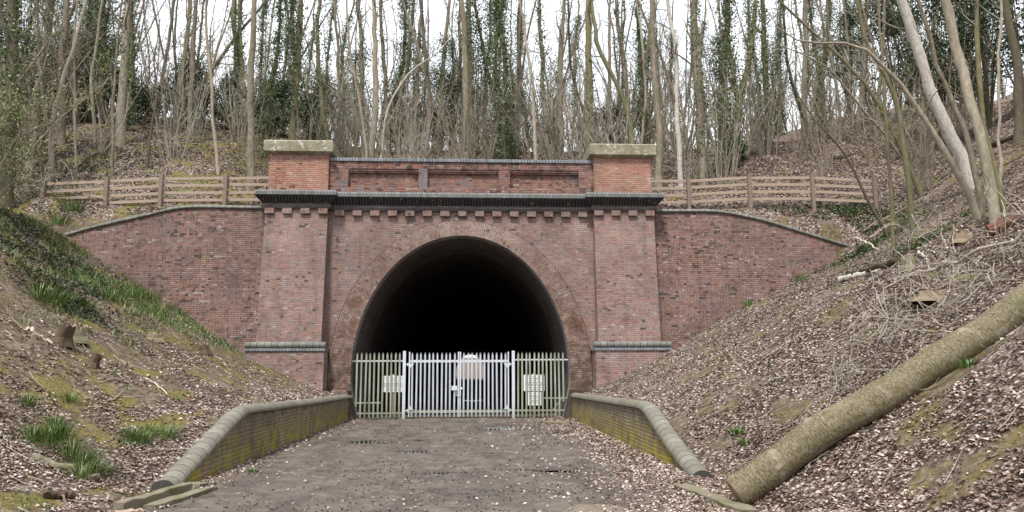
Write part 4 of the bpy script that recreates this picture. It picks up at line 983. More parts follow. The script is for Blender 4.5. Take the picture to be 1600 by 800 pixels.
for x, y, rn in cand:
    pk = int(rng.choice(8, p=[.16, .14, .13, .17, .11, .06, .11, .12])); nm, a, b, c_, bk, hh = protos[pk]
    z = gz(x, y); px = topx(x, y, z); zone = next(t for l, h_, t in zones if l <= px < h_)
    key = (nm, rn, zone); used[key] = used.get(key, 0)+1
    if used[key] > 1:
        alt = [k for k in range(8) if used.get((protos[k][0], rn, zone), 0) == 0]
        if not alt: continue
        pk = alt[int(rng.integers(len(alt)))]; nm, a, b, c_, bk, hh = protos[pk]; used[(nm, rn, zone)] = 1
    r = thing('bare_tree', f'{rn} {nm} tree {zone}', 'tree', (x, y, z-.1), 'trees of the far wood')
    r.rotation_euler = (rng.normal()*.045, rng.normal()*.045, rng.random()*2*PI); s = rng.uniform(.7, 1.1); r.scale = (s, s, s*rng.uniform(1.0, 1.2))
    link('trunk', a, None, r); link('crown', b, None, r)
    if c_: link('ivy', c_, None, r)

# coppice shoots / thin stems low down
cops = []
for k in range(4):
    m_ = MB()
    for q in range(16):
        a = rng.random()*2*PI; r_ = rng.random()*.5; TWMIN_ = 0; P, _ = wander((math.cos(a)*r_, math.sin(a)*r_, -.1), (math.cos(a)*.18, math.sin(a)*.18, 1), rng.uniform(2, 5.5), 8, .06, .02)
        m_.tube(P, np.linspace(rng.uniform(.012, .03), .005, len(P)), 4)
        if rng.random() < .8: sprout(m_, m_, P, .018, 0, 2.5, .04, .2, .7)
    me = m_.mesh('stems'); me.materials.append(M['twig_pale' if k % 2 else 'twig']); cops.append(me)
seen = {}
for q in range(64):
    u = rng.random(); y = rng.uniform(31.5, 46); x = y*(-.62+1.3*u)
    if q < 26: x = rng.uniform(-5, 9); y = rng.uniform(31, 42)
    z = gz(x, y); px = topx(x, y, z); zone = next(t for l, h_, t in zones if l <= px < h_); k = int(rng.integers(4))
    kind = ('thin brown', 'straggly pale', 'dense brown', 'tall pale')[k]; dist = 'near' if y < 36 else 'farther'
    key = (kind, dist, zone)
    if key in seen: continue
    seen[key] = 1
    r = thing('coppice_shrub', f'{dist} clump of {kind} upright shoots {zone}', 'shrub', (x, y, z-.05), 'clumps of thin shoots')
    r.rotation_euler.z = rng.random()*6.28; s = rng.uniform(.7, 1.15); r.scale = (s, s, s); link('stems', cops[k], None, r)

# hazel and thorn understorey: many-stemmed small trees with dense fine twigs
UN = []
for k, (nm, hh, bk) in enumerate((('grey twiggy', 6.5, 'twig'), ('pale twiggy', 5.0, 'twig_pale'), ('tall twiggy', 8.5, 'twig'), ('wiry', 4.0, 'twig_pale'))):
    m_ = MB(); tw = MB()
    for q in range(5):
        a = rng.random()*2*PI; P, _ = wander((0, 0, -.1), (math.cos(a)*.3, math.sin(a)*.3, 1), hh*rng.uniform(.7, 1.05), 12, .10, .02)
        m_.tube(P, np.linspace(.045, .010, len(P)), 6); sprout(tw, tw, P, .05, 2, 1.5, .03, .12, 1.0)
    a = m_.mesh('stems'); a.materials.append(M['bark' if k % 2 == 0 else 'bark_pale']); b = tw.mesh('crown'); b.materials.append(M[bk]); UN.append((nm, a, b))
seen = {}
for q in range(260):
    y = rng.uniform(33, 62); x = y*(-.64+1.36*rng.random()); k = int(rng.integers(4))
    z = gz(x, y); px = topx(x, y, z); zone = next(t for l, h_, t in zones if l <= px < h_); dist = 'near' if y < 38 else 'middle-distance' if y < 44 else 'far' if y < 52 else 'farthest'
    if (UN[k][0], dist, zone) in seen: continue
    if 190 < px < 420 and y < 41 and rng.random() < .6: continue
    seen[(UN[k][0], dist, zone)] = 1
    r = thing('understorey_tree', f'{dist} {UN[k][0]} many-stemmed small tree {zone}', 'small tree', (x, y, z-.05), 'twiggy understorey trees')
    r.rotation_euler.z = rng.random()*6.28; s = rng.uniform(.75, 1.25); r.scale = (s, s, s); link('stems', UN[k][1], None, r); link('crown', UN[k][2], None, r)

# evergreen bushes and conifers: leaves spread through lumpy volumes on a stem
def bush(name, label, cat, p, w, h, n, mat, group, lumps=16, ls=(.07, .16), stems=6, low=0.0):
    r = thing(name, label, cat, p, group)
    m_ = MB(); st = MB(); cs = []
    for q in range(lumps):
        a = rng.random()*2*PI; zz = low+(1-low)*rng.random(); rr = w*.42*math.sqrt(rng.random())*(1-.55*zz)
        cs.append((math.cos(a)*rr, math.sin(a)*rr*.8, h*(.08+.84*zz), w*rng.uniform(.12, .24)))
    for c0 in cs[:stems*2]:
        P = [np.zeros(3), np.array((c0[0]*.4, c0[1]*.4, c0[2]*.5)), np.array(c0[:3])]; st.tube(P, [.05, .035, .01], 5)
    for (a, b, c_, rr) in cs:
        k = int(n/lumps); v = rng.normal(size=(k, 3)); v /= np.linalg.norm(v, axis=1)[:, None]; rad = rr*(rng.random(k)**.33)*(1+.5*rng.random(k))
        q = np.array((a, b, c_))+v*rad[:, None]*np.array((1, 1, .8)); m_.leaves(q[q[:, 2] > 0], rng.uniform(ls[0], ls[1], (q[:, 2] > 0).sum()), v[q[:, 2] > 0]*.6+(0, 0, .4), .7, .55)
    build(st, 'stem', M['bark_dark'], r); build(m_, 'foliage', M[mat], r); return r
def pxb(px, py, Y): a = at(px, py, Y); return (a.x, Y, gz(a.x, Y)-.05)
BG = 'evergreen bushes under the trees'
bush('holly_bush', 'tall near-black evergreen bush leaning over the open slope on the left', 'bush', pxb(288, 215, 41), 3.6, 4.2, 9000, 'ever', BG)
bush('laurel_bush', 'bright green laurel bush right of the near-black bush', 'bush', pxb(362, 215, 42), 2.8, 3.4, 7000, 'laurel', BG)
bush('yew_bush', 'broad dark evergreen bush seen just left above the left-hand pier', 'bush', pxb(425, 215, 41), 3.8, 3.2, 9000, 'ever', BG)
bush('yew_bush', 'dark evergreen bush behind the right side of the left-hand pier', 'bush', pxb(497, 228, 42), 3.2, 3.6, 7000, 'ever', BG)
bush('holly_bush', 'dark ragged evergreen behind the stout mossy trunk on the left', 'bush', pxb(215, 215, 43), 3.4, 2.6, 6000, 'ever', BG)
bush('holly_bush', 'dark evergreen bush among the pale saplings far left', 'bush', pxb(160, 215, 43), 3.0, 5.2, 8000, 'ever', BG)
bush('holly_bush', 'dull green bush behind the left-edge trunks', 'bush', pxb(75, 225, 42), 4.6, 5.6, 9000, 'bramble', BG)
bush('holly_bush', 'dark ivy-hung thicket behind the middle parapet panel', 'bush', pxb(690, 240, 44), 4.4, 4.8, 9000, 'ever', BG)
bush('holly_bush', 'low dark thicket behind the first parapet panel', 'bush', pxb(620, 240, 45), 3.0, 3.4, 6000, 'ever', BG)
bush('holly_bush', 'grey-green scrub behind the left edge of the right-hand pier', 'bush', pxb(952, 236, 40), 2.6, 3.2, 6000, 'bramble', BG)
bush('holly_bush', 'low leafy bush by the ivy-smothered trunk above the right fence', 'bush', pxb(1150, 255, 38), 1.4, 1.2, 2500, 'laurel', BG)
bush('holly_bush', 'ivy-dark thicket behind the third parapet panel', 'bush', pxb(800, 240, 47), 3.4, 4.4, 7000, 'ever', BG)
for (px, Y, w, h, lab) in ((555, 50, 3.4, 7.5, 'tall ivy-hung thicket behind the pale stems of the first parapet panel'), (655, 52, 4, 9, 'tall ivy-hung thicket behind the blue brick patch'), (745, 50, 3.2, 8, 'tall ivy-hung thicket behind the middle of the parapet'), (870, 52, 4, 8, 'tall ivy-hung thicket at the right end of the third panel'), (1010, 50, 3.5, 9, 'tall ivy-hung thicket right behind the right-hand pier'), (1130, 46, 3.2, 8, 'tall ivy-hung thicket behind the dark ivied fence trunk'), (1215, 54, 4, 8, 'tall ivy-hung thicket behind the middle of the right fence'), (130, 46, 4, 10, 'tall ivy-hung thicket among the left saplings'), (30, 40, 4.5, 9, 'tall ivy-hung thicket behind the hawthorn at the left edge')):
    bush('ivy_thicket', lab, 'thicket', pxb(px, 230, Y), w, h, 4000, 'ivy', 'ivy-hung thickets in the wood', lumps=40, low=.1, ls=(.08, .17), stems=14)
for (px, Y, w, h, lab) in ((1470, 36, 5, 10, 'dark green conifer behind the birch'), (1545, 34, 5, 10, 'dark green conifer behind the thickest bank trunk'), (1605, 31, 6, 11, 'dark green conifer crown at the upper right edge'), (1405, 42, 4.5, 10, 'dark green conifer left of the birch top'), (1330, 52, 4, 9, 'small far conifer above the right end of the right fence')):
    bush('conifer_tree', lab, 'conifer', pxb(px, 180, Y), w, h, 8000, 'ever', 'conifers at the upper right', lumps=34, low=.22, ls=(.08, .2))
# fresh-leaved hawthorn hanging in from the left
r = thing('hawthorn_tree', 'hawthorn with small fresh yellow-green leaves at the left edge', 'tree', pxb(-12, 290, 24))
st = MB(); lv = MB(); base = np.array((0, 0, 0.)); tips = []
for q in range(9):
    a = rng.uniform(-1.2, 1.2); P, _ = wander((0, 0, 0), (math.cos(a)*.22, math.sin(a)*.4, 1), rng.uniform(4, 7.5), 10, .09, .03); st.tube(P, np.linspace(.035, .008, len(P)), 5); sprout(st, st, P, .045, 1, 1.6, .0, .15, .9, 1, tips)
tips = np.array(tips); C_ = np.repeat(tips, 20, axis=0)+rng.normal(size=(len(tips)*20, 3))*.24; lv.leaves(C_, rng.uniform(.04, .085, len(C_)), (0, 0, .6), .8, .8)
build(st, 'branches', M['twig'], r); build(lv, 'foliage', M['fresh'], r)

# ------------------------------------------------------------------ small things on the banks
def log_piece(name, lab, cat, a, b, r0, r1, mat, sink=.0, group=None, n=10, jit=.02, k=10, end=True, lift=0):
    A = atg(*a) if len(a) == 2 else Vector(a); B = atg(*b) if len(b) == 2 else Vector(b)
    A = A+Vector((0, 0, r0*(1-sink)+lift)); B = B+Vector((0, 0, r1*(1-sink)+lift)); P = []
    for i in range(n+1):
        p = A.lerp(B, i/n); P.append(np.array(p)+rng.normal(size=3)*jit)
    base = (A+B)/2-Vector((0, 0, r0)); rt = thing(name, lab, cat, tuple(base), group) if end == 2 else None
    m_ = MB(); m_.tube(P, np.linspace(r0, r1, n+1)*(1+.08*rng.normal(size=n+1)), k, cap=True, wob=.1)
    o = build(m_, name, M[mat], smooth=False); tag(o, lab, cat, group); return o
LG = 'dead branches and log pieces on the banks'
log_piece('birch_log', 'short white-barked birch log lying above the end of the right wing wall', 'log', (1312, 442), (1372, 428), .085, .075, 'bark_birch', group=LG)
log_piece('broken_log', 'rotten broken log lying just above the white birch log', 'log', (1345, 428), (1404, 412), .08, .065, 'darkwood', group=LG)
log_piece('leaning_pole', 'long thin pole slanting up the right bank from the wing wall end', 'branch', (1292, 414), (1442, 315), .045, .03, 'deadwood', group=LG, jit=.03, lift=.12)
log_piece('fallen_branch', 'short pale stick crossing the foot of the long slanting pole', 'branch', (1338, 378), (1374, 396), .04, .03, 'palewood', group=LG, lift=.08)
log_piece('fallen_branch', 'pale broken branch lying beside the mossy stump on the right bank', 'branch', (1436, 396), (1452, 410), .025, .018, 'palewood', group=LG)
log_piece('fallen_branch', 'long dark branch lying on the slope above the right fence', 'branch', (1300, 250), (1400, 232), .10, .06, 'darkwood', group=LG)
log_piece('fallen_branch', 'dark fallen trunk lying at the foot of the birch roots', 'log', (1470, 282), (1505, 262), .07, .06, 'darkwood', group=LG)
log_piece('fallen_branch', 'dark fallen bough near the right edge above the red wood', 'log', (1545, 232), (1592, 215), .13, .1, 'darkwood', group=LG)
log_piece('fallen_branch', 'thin grey branch near the right edge below the dark bough', 'branch', (1555, 262), (1599, 245), .03, .02, 'deadwood', group=LG)
log_piece('rotten_wood', 'red-brown rotten wood chunk at the right edge of the bank', 'wood', (1552, 372), (1588, 350), .13, .1, 'redwood', group=LG)
log_piece('fallen_branch', 'long bleached branch running above the big felled log', 'branch', (1380, 466), (1640, 372), .022, .035, 'twig_pale', group=LG, n=16, jit=.03, lift=.18)
log_piece('fallen_branch', 'thin stick lying on the leaves left of the brushwood', 'branch', (1285, 590), (1345, 560), .012, .02, 'twig_pale', group=LG)
log_piece('fallen_branch', 'thin grey stick low on the right bank under the wing wall', 'branch', (1200, 560), (1262, 520), .02, .012, 'deadwood', group=LG)
log_piece('fallen_branch', 'bent pale stick beside the dark jagged stump on the left bank', 'branch', (42, 515), (80, 540), .035, .02, 'palewood', group=LG)
log_piece('fallen_branch', 'thin pale stick on the middle of the left bank', 'branch', (228, 592), (262, 616), .018, .012, 'palewood', group=LG)
log_piece('fallen_branch', 'pale stick beside the fallen log piece on the left bank', 'branch', (188, 566), (206, 578), .04, .03, 'deadwood', group=LG)
log_piece('fallen_branch', 'long slim branch lying in the lower left corner', 'branch', (40, 742), (110, 790), .018, .014, 'deadwood', group=LG)
log_piece('fallen_branch', 'rotting mossy bough sunk in leaves at the lower left', 'log', (50, 716), (150, 752), .06, .05, 'mossy', .5, group=LG)
log_piece('fallen_branch', 'dark damp log piece in the lower left corner', 'log', (70, 778), (110, 782), .05, .045, 'darkwood', group=LG)
log_piece('fallen_branch', 'arching pale branch hanging over the first bay of the left fence', 'branch', (20, 290), (165, 330), .03, .015, 'twig_pale', group=LG, lift=.4)
def stump(px, py, r0, h, mat, lab, lean=(0, 0)):
    p = atg(px, py); t = thing('tree_stump', lab, 'stump', tuple(p), 'old stumps on the banks')
    m_ = MB(); k = 20; R = []
    jg = rng.uniform(-.25, .22, k); rj = 1+.16*np.sin(np.arange(k)*2*PI/k*3+px)+.06*rng.normal(size=k)
    for i, (zf, rf) in enumerate(((-.3, 1.6), (0, 1.4), (.3, 1.05), (.7, .95), (1, .85))):
        R.append([(math.cos(2*PI*q/k)*r0*rf*rj[q]+lean[0]*h*max(zf, 0), math.sin(2*PI*q/k)*r0*rf*rj[q]+lean[1]*h*max(zf, 0), h*zf+(h*jg[q] if zf == 1 else 0)) for q in range(k)])
    m_.loft(R, cap=False); build(m_, 'bark', M[mat], t)
    m_ = MB(); top = R[-1]; c_ = np.mean(np.array(top), axis=0)-(0, 0, h*.25); m_.add(list(top)+[c_], [[q, (q+1) % k, k] for q in range(k)]); build(m_, 'cut_top', M['deadwood'], t)
stump(94, 536, .15, .32, 'darkwood', 'dark jagged rotten stump on the left bank', (.4, 0))
stump(120, 532, .14, .24, 'mossy', 'brown mossy stump right of the dark jagged one')
stump(240, 532, .17, .2, 'deadwood', 'grey flat-topped stump in the middle of the left bank', (.1, 0))
stump(320, 552, .13, .25, 'darkwood', 'small rotten stump near the left wing wall foot', (-.2, 0))
stump(143, 572, .09, .2, 'darkwood', 'little leaning stub below the brown mossy stump', (.5, 0))
stump(1421, 420, .13, .24, 'mossy', 'mossy grey stump beside the white birch log')
stump(1505, 378, .16, .16, 'deadwood', 'low grey stump under the thickest bank trunk')
stump(1455, 470, .22, .14, 'deadwood', 'wide low grey stump inside the brushwood', (.1, 0))
stump(404, 632, .05, .22, 'mossy', 'short mossy stub behind the left low wall')
# brushwood tangle above the log
for (x0, y0, n, lab) in ((1500, 470, 30, 'tangle of bleached twigs above the middle of the felled log'), (1400, 530, 20, 'spray of thin grey twigs left of the bleached tangle'), (1575, 420, 26, 'grey brushwood heap at the right edge beside the felled log')):
    p = atg(x0, y0); t = MB()
    for q in range(n):
        s = np.array((rng.normal()*1.1, rng.normal()*.8)); g = gz(p.x+s[0], p.y+s[1])-p.z
        P, _ = wander((s[0], s[1], g+.05), (rng.normal()-.4, rng.normal()*.6, rng.uniform(0, .6)), rng.uniform(.6, 1.9), 9, .28, -.04)
        P = [np.array((a[0], a[1], max(a[2], gz(p.x+a[0], p.y+a[1])-p.z+.02))) for a in P]
        t.tube(P, np.linspace(rng.uniform(.006, .013), .003, len(P)), 3)
        sprout(t, t, P, .012, 0, 3.0, -.02, .2, 1.0, .7)
    r = build(t, 'brushwood_pile', M['twig_pale']); r.location = p; tag(r, lab, 'brushwood', 'brushwood on the right bank')
# big twigs standing behind the left fence / bramble arches
for k, (px, py, lab) in enumerate(((60, 300, 'arching bramble canes left of the left fence'), (235, 200, 'heap of dead twigs below the near-black bush'), (350, 210, 'brown brushwood heap in front of the laurel'), (1440, 300, 'upright hazel shoots below the leaning stems on the right bank'))):
    p = atg(px, py); t = MB()
    for q in range(60):
        s = rng.normal(size=2)*(.9 if k < 3 else .25); up = 1 if k == 3 else .35
        P, _ = wander((s[0], s[1], 0), (rng.normal()*.7*(k < 3)+rng.normal()*.12, rng.normal()*.5*(k < 3), up+rng.random()*.3), rng.uniform(1, 2.4)*(1.6 if k == 3 else 1), 8, .15 if k < 3 else .05, -.1 if k < 3 else 0)
        t.tube(P, np.linspace(.012, .004, len(P)), 3); sprout(t, t, P, .012, 0, 1.5, 0, .3, .8, .7)
    r = build(t, 'brushwood_pile' if k else 'bramble', M['twig_pale' if k in (0,) else 'twig']); r.location = p; tag(r, lab, 'brushwood' if k else 'bramble', 'tangles of thin stems')
# grass tufts
def tuft_mesh(n, h, spread, w=.014, dr=.5):
    m_ = MB()
    for q in range(n):
        a = rng.random()*2*PI; r_ = spread*rng.random(); bx, by = math.cos(a)*r_*.5, math.sin(a)*r_*.5; hh = h*rng.uniform(.55, 1.1); l = rng.uniform(.2, 1)*hh*dr
        c_, s_ = math.cos(a), math.sin(a); px_, py_ = -s_*w/2, c_*w/2; V = []
        for t_ in (0, .35, .7, 1):
            ww = (1-t_**2*.9); o_ = l*t_**1.6; z = hh*(t_-.28*dr*t_**2.5)
            V += [(bx+c_*o_-px_*ww, by+s_*o_-py_*ww, z-.02), (bx+c_*o_+px_*ww, by+s_*o_+py_*ww, z-.02)]
        m_.add(V, [[0, 1, 3, 2], [2, 3, 5, 4], [4, 5, 7, 6]])
    return m_.mesh('grass_tuft')
TM = [tuft_mesh(130, .36, .42, .010, .7), tuft_mesh(100, .28, .36, .010, .8), tuft_mesh(170, .46, .6, .010, dr=1.0), tuft_mesh(60, .16, .25, .02, 1.1)]
for me in TM: me.materials.append(M['grass'])
tl = [(44, 632, 1, .9, 'small tuft of strap leaves at the left edge of the bank'), (108, 630, 1, .9, 'dark green tuft standing alone, right of the left-edge tuft'), (50, 690, 0, 1, 'tuft at the left end of the big grass patch near the lower left'),
 (72, 695, 0, 1.1, 'tuft beside the left end of the big grass patch'), (95, 685, 0, 1.1, 'upright tuft at the top of the big grass patch'), (112, 712, 2, .9, 'spreading tuft in the middle of the big grass patch'), (128, 730, 2, .9, 'spreading tuft low in the big grass patch'), (152, 745, 2, .8, 'lowest spreading tuft of the big grass patch'), (125, 748, 1, 1.2, 'short tuft under the big grass patch'), (85, 668, 1, 1, 'short tuft above the big grass patch'),
 (205, 690, 0, 1, 'tuft left of the pair between grass patch and low wall'), (222, 694, 1, 1.2, 'middle tuft between grass patch and low wall'), (262, 686, 1, 1.2, 'tuft nearest the left low wall coping'), (235, 680, 1, 1, 'small tuft just above the middle one'),
 (172, 470, 2, 1.4, 'large tuft under the left wing wall, left of the dark one'), (232, 470, 2, 1.5, 'dark rounded tuft against the left wing wall'), (205, 465, 2, 1.3, 'tuft between the two large ones by the left wing wall'), (136, 484, 1, 1.4, 'low tuft on bare soil under the grassy bank'), (60, 470, 2, 1.5, 'big tuft on the grassy left bank'), (90, 475, 2, 1.2, 'smaller tuft right of the big one on the grassy bank'),
 (112, 330, 2, 1.7, 'overhanging tuft at the left end of the wing wall'), (90, 352, 2, 1.6, 'overhanging tuft left below the wing wall end'), (1250, 440, 2, 1.0, 'grass tuft at the foot of the right wing wall'), (1170, 478, 1, 1.4, 'lower grass tuft at the foot of the right wing wall'), (1140, 484, 1, 1.2, 'lowest grass tuft at the foot of the right wing wall'), (1155, 678, 3, 1.3, 'small bright plant on the lower right bank'), (1165, 694, 3, 1, 'second small bright plant on the lower right bank'), (1515, 572, 3, 1.1, 'small green plant just below the big felled log'), (1512, 336, 3, 1.6, 'little green plant left of the thickest bank trunk'), (1047, 530, 3, 1.4, 'little plant growing by the right plinth moulding'), (396, 738, 3, .8, 'weed at the foot of the left low wall'), (480, 690, 3, .9, 'pale weed halfway along the foot of the left low wall'), (545, 655, 3, 1.1, 'weed at the left base of the arch'), (872, 655, 3, .8, 'weed beside the plank by the right base of the arch')]
for px, py, k, s, lab in tl:
    p = atg(px, py); o = link('grass_tuft', TM[k], None); o.location = p; o.scale = (s, s, s); o.rotation_euler.z = rng.random()*6; tag(o, lab, 'plant' if k == 3 else 'grass tuft', 'tufts and small plants')
def scatter(n, xr, yr, dens, front=True):
    x = rng.uniform(*xr, n); y = rng.uniform(*yr, n); k = rng.random(n) < dens(x, y); return x[k], y[k]
# grass mass on the left bank, dry grass and ivy cover
def blades(name, mat, xr, yr, n, dens, h, label=None):
    x, y = scatter(n, xr, yr, dens); z = ground(x, y); m = len(x); a = rng.random(m)*2*PI; hh = h*rng.uniform(.5, 1.2, m); l = hh*rng.uniform(.3, 1.1, m); w = .013
    c_, s_ = np.cos(a), np.sin(a); V = np.zeros((m, 6, 3))
    for i, (t_, ww) in enumerate(((0, 1), (.55, .8), (1, .12))):
        o_ = l*t_**1.6; zz = z+hh*(t_-.3*t_**2.5)-.03
        for j, sg in enumerate((-1, 1)): V[:, i*2+j] = np.stack([x+c_*o_-sg*s_*w/2*ww, y+s_*o_+sg*c_*w/2*ww, zz], 1)
    base = (np.arange(m)*6)[:, None]; Fq = np.concatenate([base+[0, 1, 3, 2], base+[2, 3, 5, 4]])
    m_ = MB(); m_.add(V.reshape(-1, 3), Fq); o = build(m_, name, M[mat]); tag(o, label, None, None, 'stuff'); return o
blades('grass', 'drygrass', (-19, -8), (15, 28.1), 90000, lambda x, y: sstep(.5, .66, vnoise(x*1.3, y*1.3))*sstep(14, 19, y)*sstep(-8.3, -11, x)*.8, .30, 'rough olive and green grass covering the upper left bank')
blades('grass', 'drygrass', (-24, 20), (29, 36), 50000, lambda x, y: sstep(.55, .72, vnoise(x*.7+3, y*.7))*(.35*(x < -6)+.08), .2, 'thin grass behind the fences')
blades('grass', 'grass', (-12, 11), (24, 28.1), 30000, lambda x, y: sstep(.35, .6, vnoise(x*1.4+7, y*1.4))*sstep(3.8, 5, np.abs(x-XC))*sstep(24, 27.5, y)*.8, .07, 'short green grass at the foot of the portal walls')
blades('grass', 'drygrass', (-16, -5), (8, 28), 60000, lambda x, y: sstep(.56, .68, vnoise(x*1.3+7, y*1.3+2))*.5, .07, 'sparse short grass on the left bank')
blades('grass', 'drygrass', (4.4, 16), (8, 28), 60000, lambda x, y: sstep(.62, .72, vnoise(x*1.1+17, y*1.1+2))*.5, .06, 'sparse short grass on the right bank')
blades('grass', 'grass', (-19, -7.5), (13.5, 28.1), 60000, lambda x, y: sstep(.60, .70, vnoise(x*1.5+3, y*1.5))*sstep(13.5, 17, y)*sstep(-7.6, -10, x), .34, 'bright green strap grass on the upper left bank')
def ivyc(name, lab, spots, n, mat, ls=(.05, .1)):
    m_ = MB()
    for (px, py, rx, ry) in spots:
        p = atg(px, py); k = n; x = p.x+rng.normal(size=k)*rx; y = p.y+rng.normal(size=k)*ry; z = ground(x, y)
        ok = ~((y > 28.0) & (y < 28.9) & (np.abs(x) < 15)); x, y, z = x[ok], y[ok], z[ok]
        g = vnoise(x*2.5, y*2.5) > .38; x, y, z = x[g], y[g], z[g]
        m_.leaves(np.stack([x, y, z+np.abs(rng.normal(size=len(x)))*.1], 1), rng.uniform(*ls, len(x)), (0, 0, 1.), .5, .85)
    o = build(m_, name, M[mat]); tag(o, lab, None, None, 'stuff')
ivyc('ground_ivy', 'dark ivy covering the ground around the right wing wall end', [(1340, 345, 1.2, .7), (1385, 372, 1.0, .7), (1345, 395, .8, .5), (1300, 330, 1.2, .5), (1420, 390, .9, .6)], 1800, 'ivy')
ivyc('ground_ivy', 'dark bramble and ivy patches on the grassy left bank', [(30, 395, 1.2, .7), (75, 420, .9, .6), (110, 475, .6, .5), (60, 380, 1.2, .7), (20, 345, 1.5, 1)], 1800, 'bramble')
ivyc('ground_ivy', 'low green undergrowth below the saplings behind the left fence', [(100, 262, 1.6, 1.2), (60, 255, 2, 1.3), (140, 255, 1.5, 1.2), (40, 285, 1.5, 1)], 1300, 'bramble')
# ------------------------------------------------------------------ leaf litter
def litter(n, xr, yr, dens, size, lab, lift=.02):
    x, y = scatter(n, xr, yr, dens); on = (x > -4.28) & (x < 3.55) & (y < 28.4); on = on | ((x > -4.6) & (x < 3.7) & (y < 12))
    z = np.where(on, np.maximum(trackz(x, y), np.where(y < 12, ground(x, y), -9)), ground(x, y)); m_ = MB()
    m_.leaves(np.stack([x, y, z+lift*rng.random(len(x))+.006], 1), rng.uniform(size[0], size[1], len(x)), (0, 0, 1.6), .5, .66)
    o = build(m_, 'leaf_litter', M['litter']); tag(o, lab, None, None, 'stuff')
def dens_near(x, y):
    vis = (x/np.maximum(y, .1) < .80) & (x/np.maximum(y, .1) > -.72)
    n = fbm(x*1.3+40, y*1.3, 4); n2 = vnoise(x*.45+5, y*.45)
    n = n - .5*sstep(.58, .72, patch(x, y))
    right = (x > 3.9)*(.78+1.25*n-.25*(n2 > .6))
    left = (x < -4.7)*(.30+.9*n+.75*np.exp(-((x+5.1)/.45)**2)*(y > 11)+.35*(y < 12))
    tr_ = ((x >= -4.7) & (x <= 3.9))*(np.exp(-((3.49-x)/.75)**2)*1.0+.5*np.exp(-((x+4.22)/.28)**2)+.35*np.exp(-((3.4-x)/1.6)**2)*(n+.4) + .006+.035*np.maximum(n, 0)+ .25*sstep(11, 9.5, y)*sstep(1, 3, x))
    wallz = ~(((x > XL-.42) & (x < XL+.0)) | ((x < XR+.42) & (x > XR)) & (y > 12.2))
    wallz = ~((((x > XL-.42) & (x < XL+.01)) & (y > 11.4)) | (((x < XR+.42) & (x > XR-.01)) & (y > 12.2)))
    return np.clip(right+left+tr_, 0, 1)*vis*wallz
litter(250000, (-9, 11), (5.2, 14), dens_near, (.022, .072), 'pale pink-brown fallen leaves over the near ground')
litter(280000, (-19, 21), (14, 28.1), dens_near, (.035, .085), 'pale fallen leaves over the banks near the portal')
litter(150000, (-28, 34), (29, 46), lambda x, y: np.clip(.55+.8*fbm(x*.8, y*.8, 3), 0, 1), (.08, .14), 'fallen leaves on the wood floor behind the fences')
# cushions of moss: very short dense blades where the moss patches are
def moss_d(x, y): return sstep(.56, .70, patch(x, y)+.06*rng.normal(size=len(x)))*((x < -4.8) | (x > 4.0))*(np.abs(x)/y < .8)*np.where(x < 0, .9, .85)
for (xr, yr, n_, h_) in (((-9, 11), (5.5, 14), 130000, .035), ((-18, 20), (14, 28), 130000, .05)):
    blades('moss', 'moss', xr, yr, n_, moss_d, h_, 'ochre green moss cushions between the leaves on the banks')
# little green weeds dotted over the banks
m_ = MB(); k = 0
for q in range(420):
    x = rng.uniform(-16, 17); y = rng.uniform(7.5, 28)
    if -4.9 < x < 4.1 or abs(x)/y > .78 or vnoise(np.array([x*.9]), np.array([y*.9+60]))[0] < .5: continue
    n_ = int(rng.integers(8, 34)); s = rng.uniform(.04, .14); xx = x+rng.normal(size=n_)*s; yy = y+rng.normal(size=n_)*s
    m_.leaves(np.stack([xx, yy, ground(xx, yy)+.02+rng.random(n_)*.06], 1), rng.uniform(.02, .055, n_), (0, 0, .9), .6, .7)
o = build(m_, 'ground_cover', M['grass']); tag(o, 'little green weeds dotted among the leaves on the banks', None, None, 'stuff')
# twigs strewn over the banks
m_ = MB()
for q in range(2600):
    x = rng.uniform(-14, 15); y = rng.uniform(7, 28)
    if -4.9 < x < 4.1 and rng.random() < .93 or abs(x)/y > .8: continue
    L = rng.uniform(.12, .7); a = rng.random()*2*PI; n = 4
    P = []
    for i in range(n+1):
        xx_, yy_ = x+math.cos(a)*L*i/n+rng.normal()*.01, y+math.sin(a)*L*i/n+rng.normal()*.01
        P.append((xx_, yy_, 0))
    P = np.array(P); on = (P[:, 0] > -4.28) & (P[:, 0] < 3.55); P[:, 2] = np.where(on, trackz(P[:, 0], P[:, 1]), ground(P[:, 0], P[:, 1]))+.02+rng.random(n+1)*.03
    m_.tube(P, np.linspace(rng.uniform(.004, .011), .003, n+1), 3)
o = build(m_, 'twig_litter', M['twig_pale']); tag(o, 'thin twigs strewn over the banks', None, None, 'stuff')
# grit on the track
m_ = MB(); x, y = scatter(15000, (-4.2, 3.5), (8.5, 28), lambda x, y: np.clip(.1+1.6*fbm(x*.8+2, y*.8, 3), 0, 1)); z = trackz(x, y)
m_.leaves(np.stack([x, y, z+.006], 1), rng.uniform(.015, .045, len(x)), (0, 0, .6), .8, .8); o = build(m_, 'grit', leafmat('dark_wet_grit', [(.02, .017, .015), (.05, .042, .038), (.10, .088, .078), (.16, .14, .125)], .6)); tag(o, 'dark grit and crumbs scattered on the track', None, None, 'stuff')
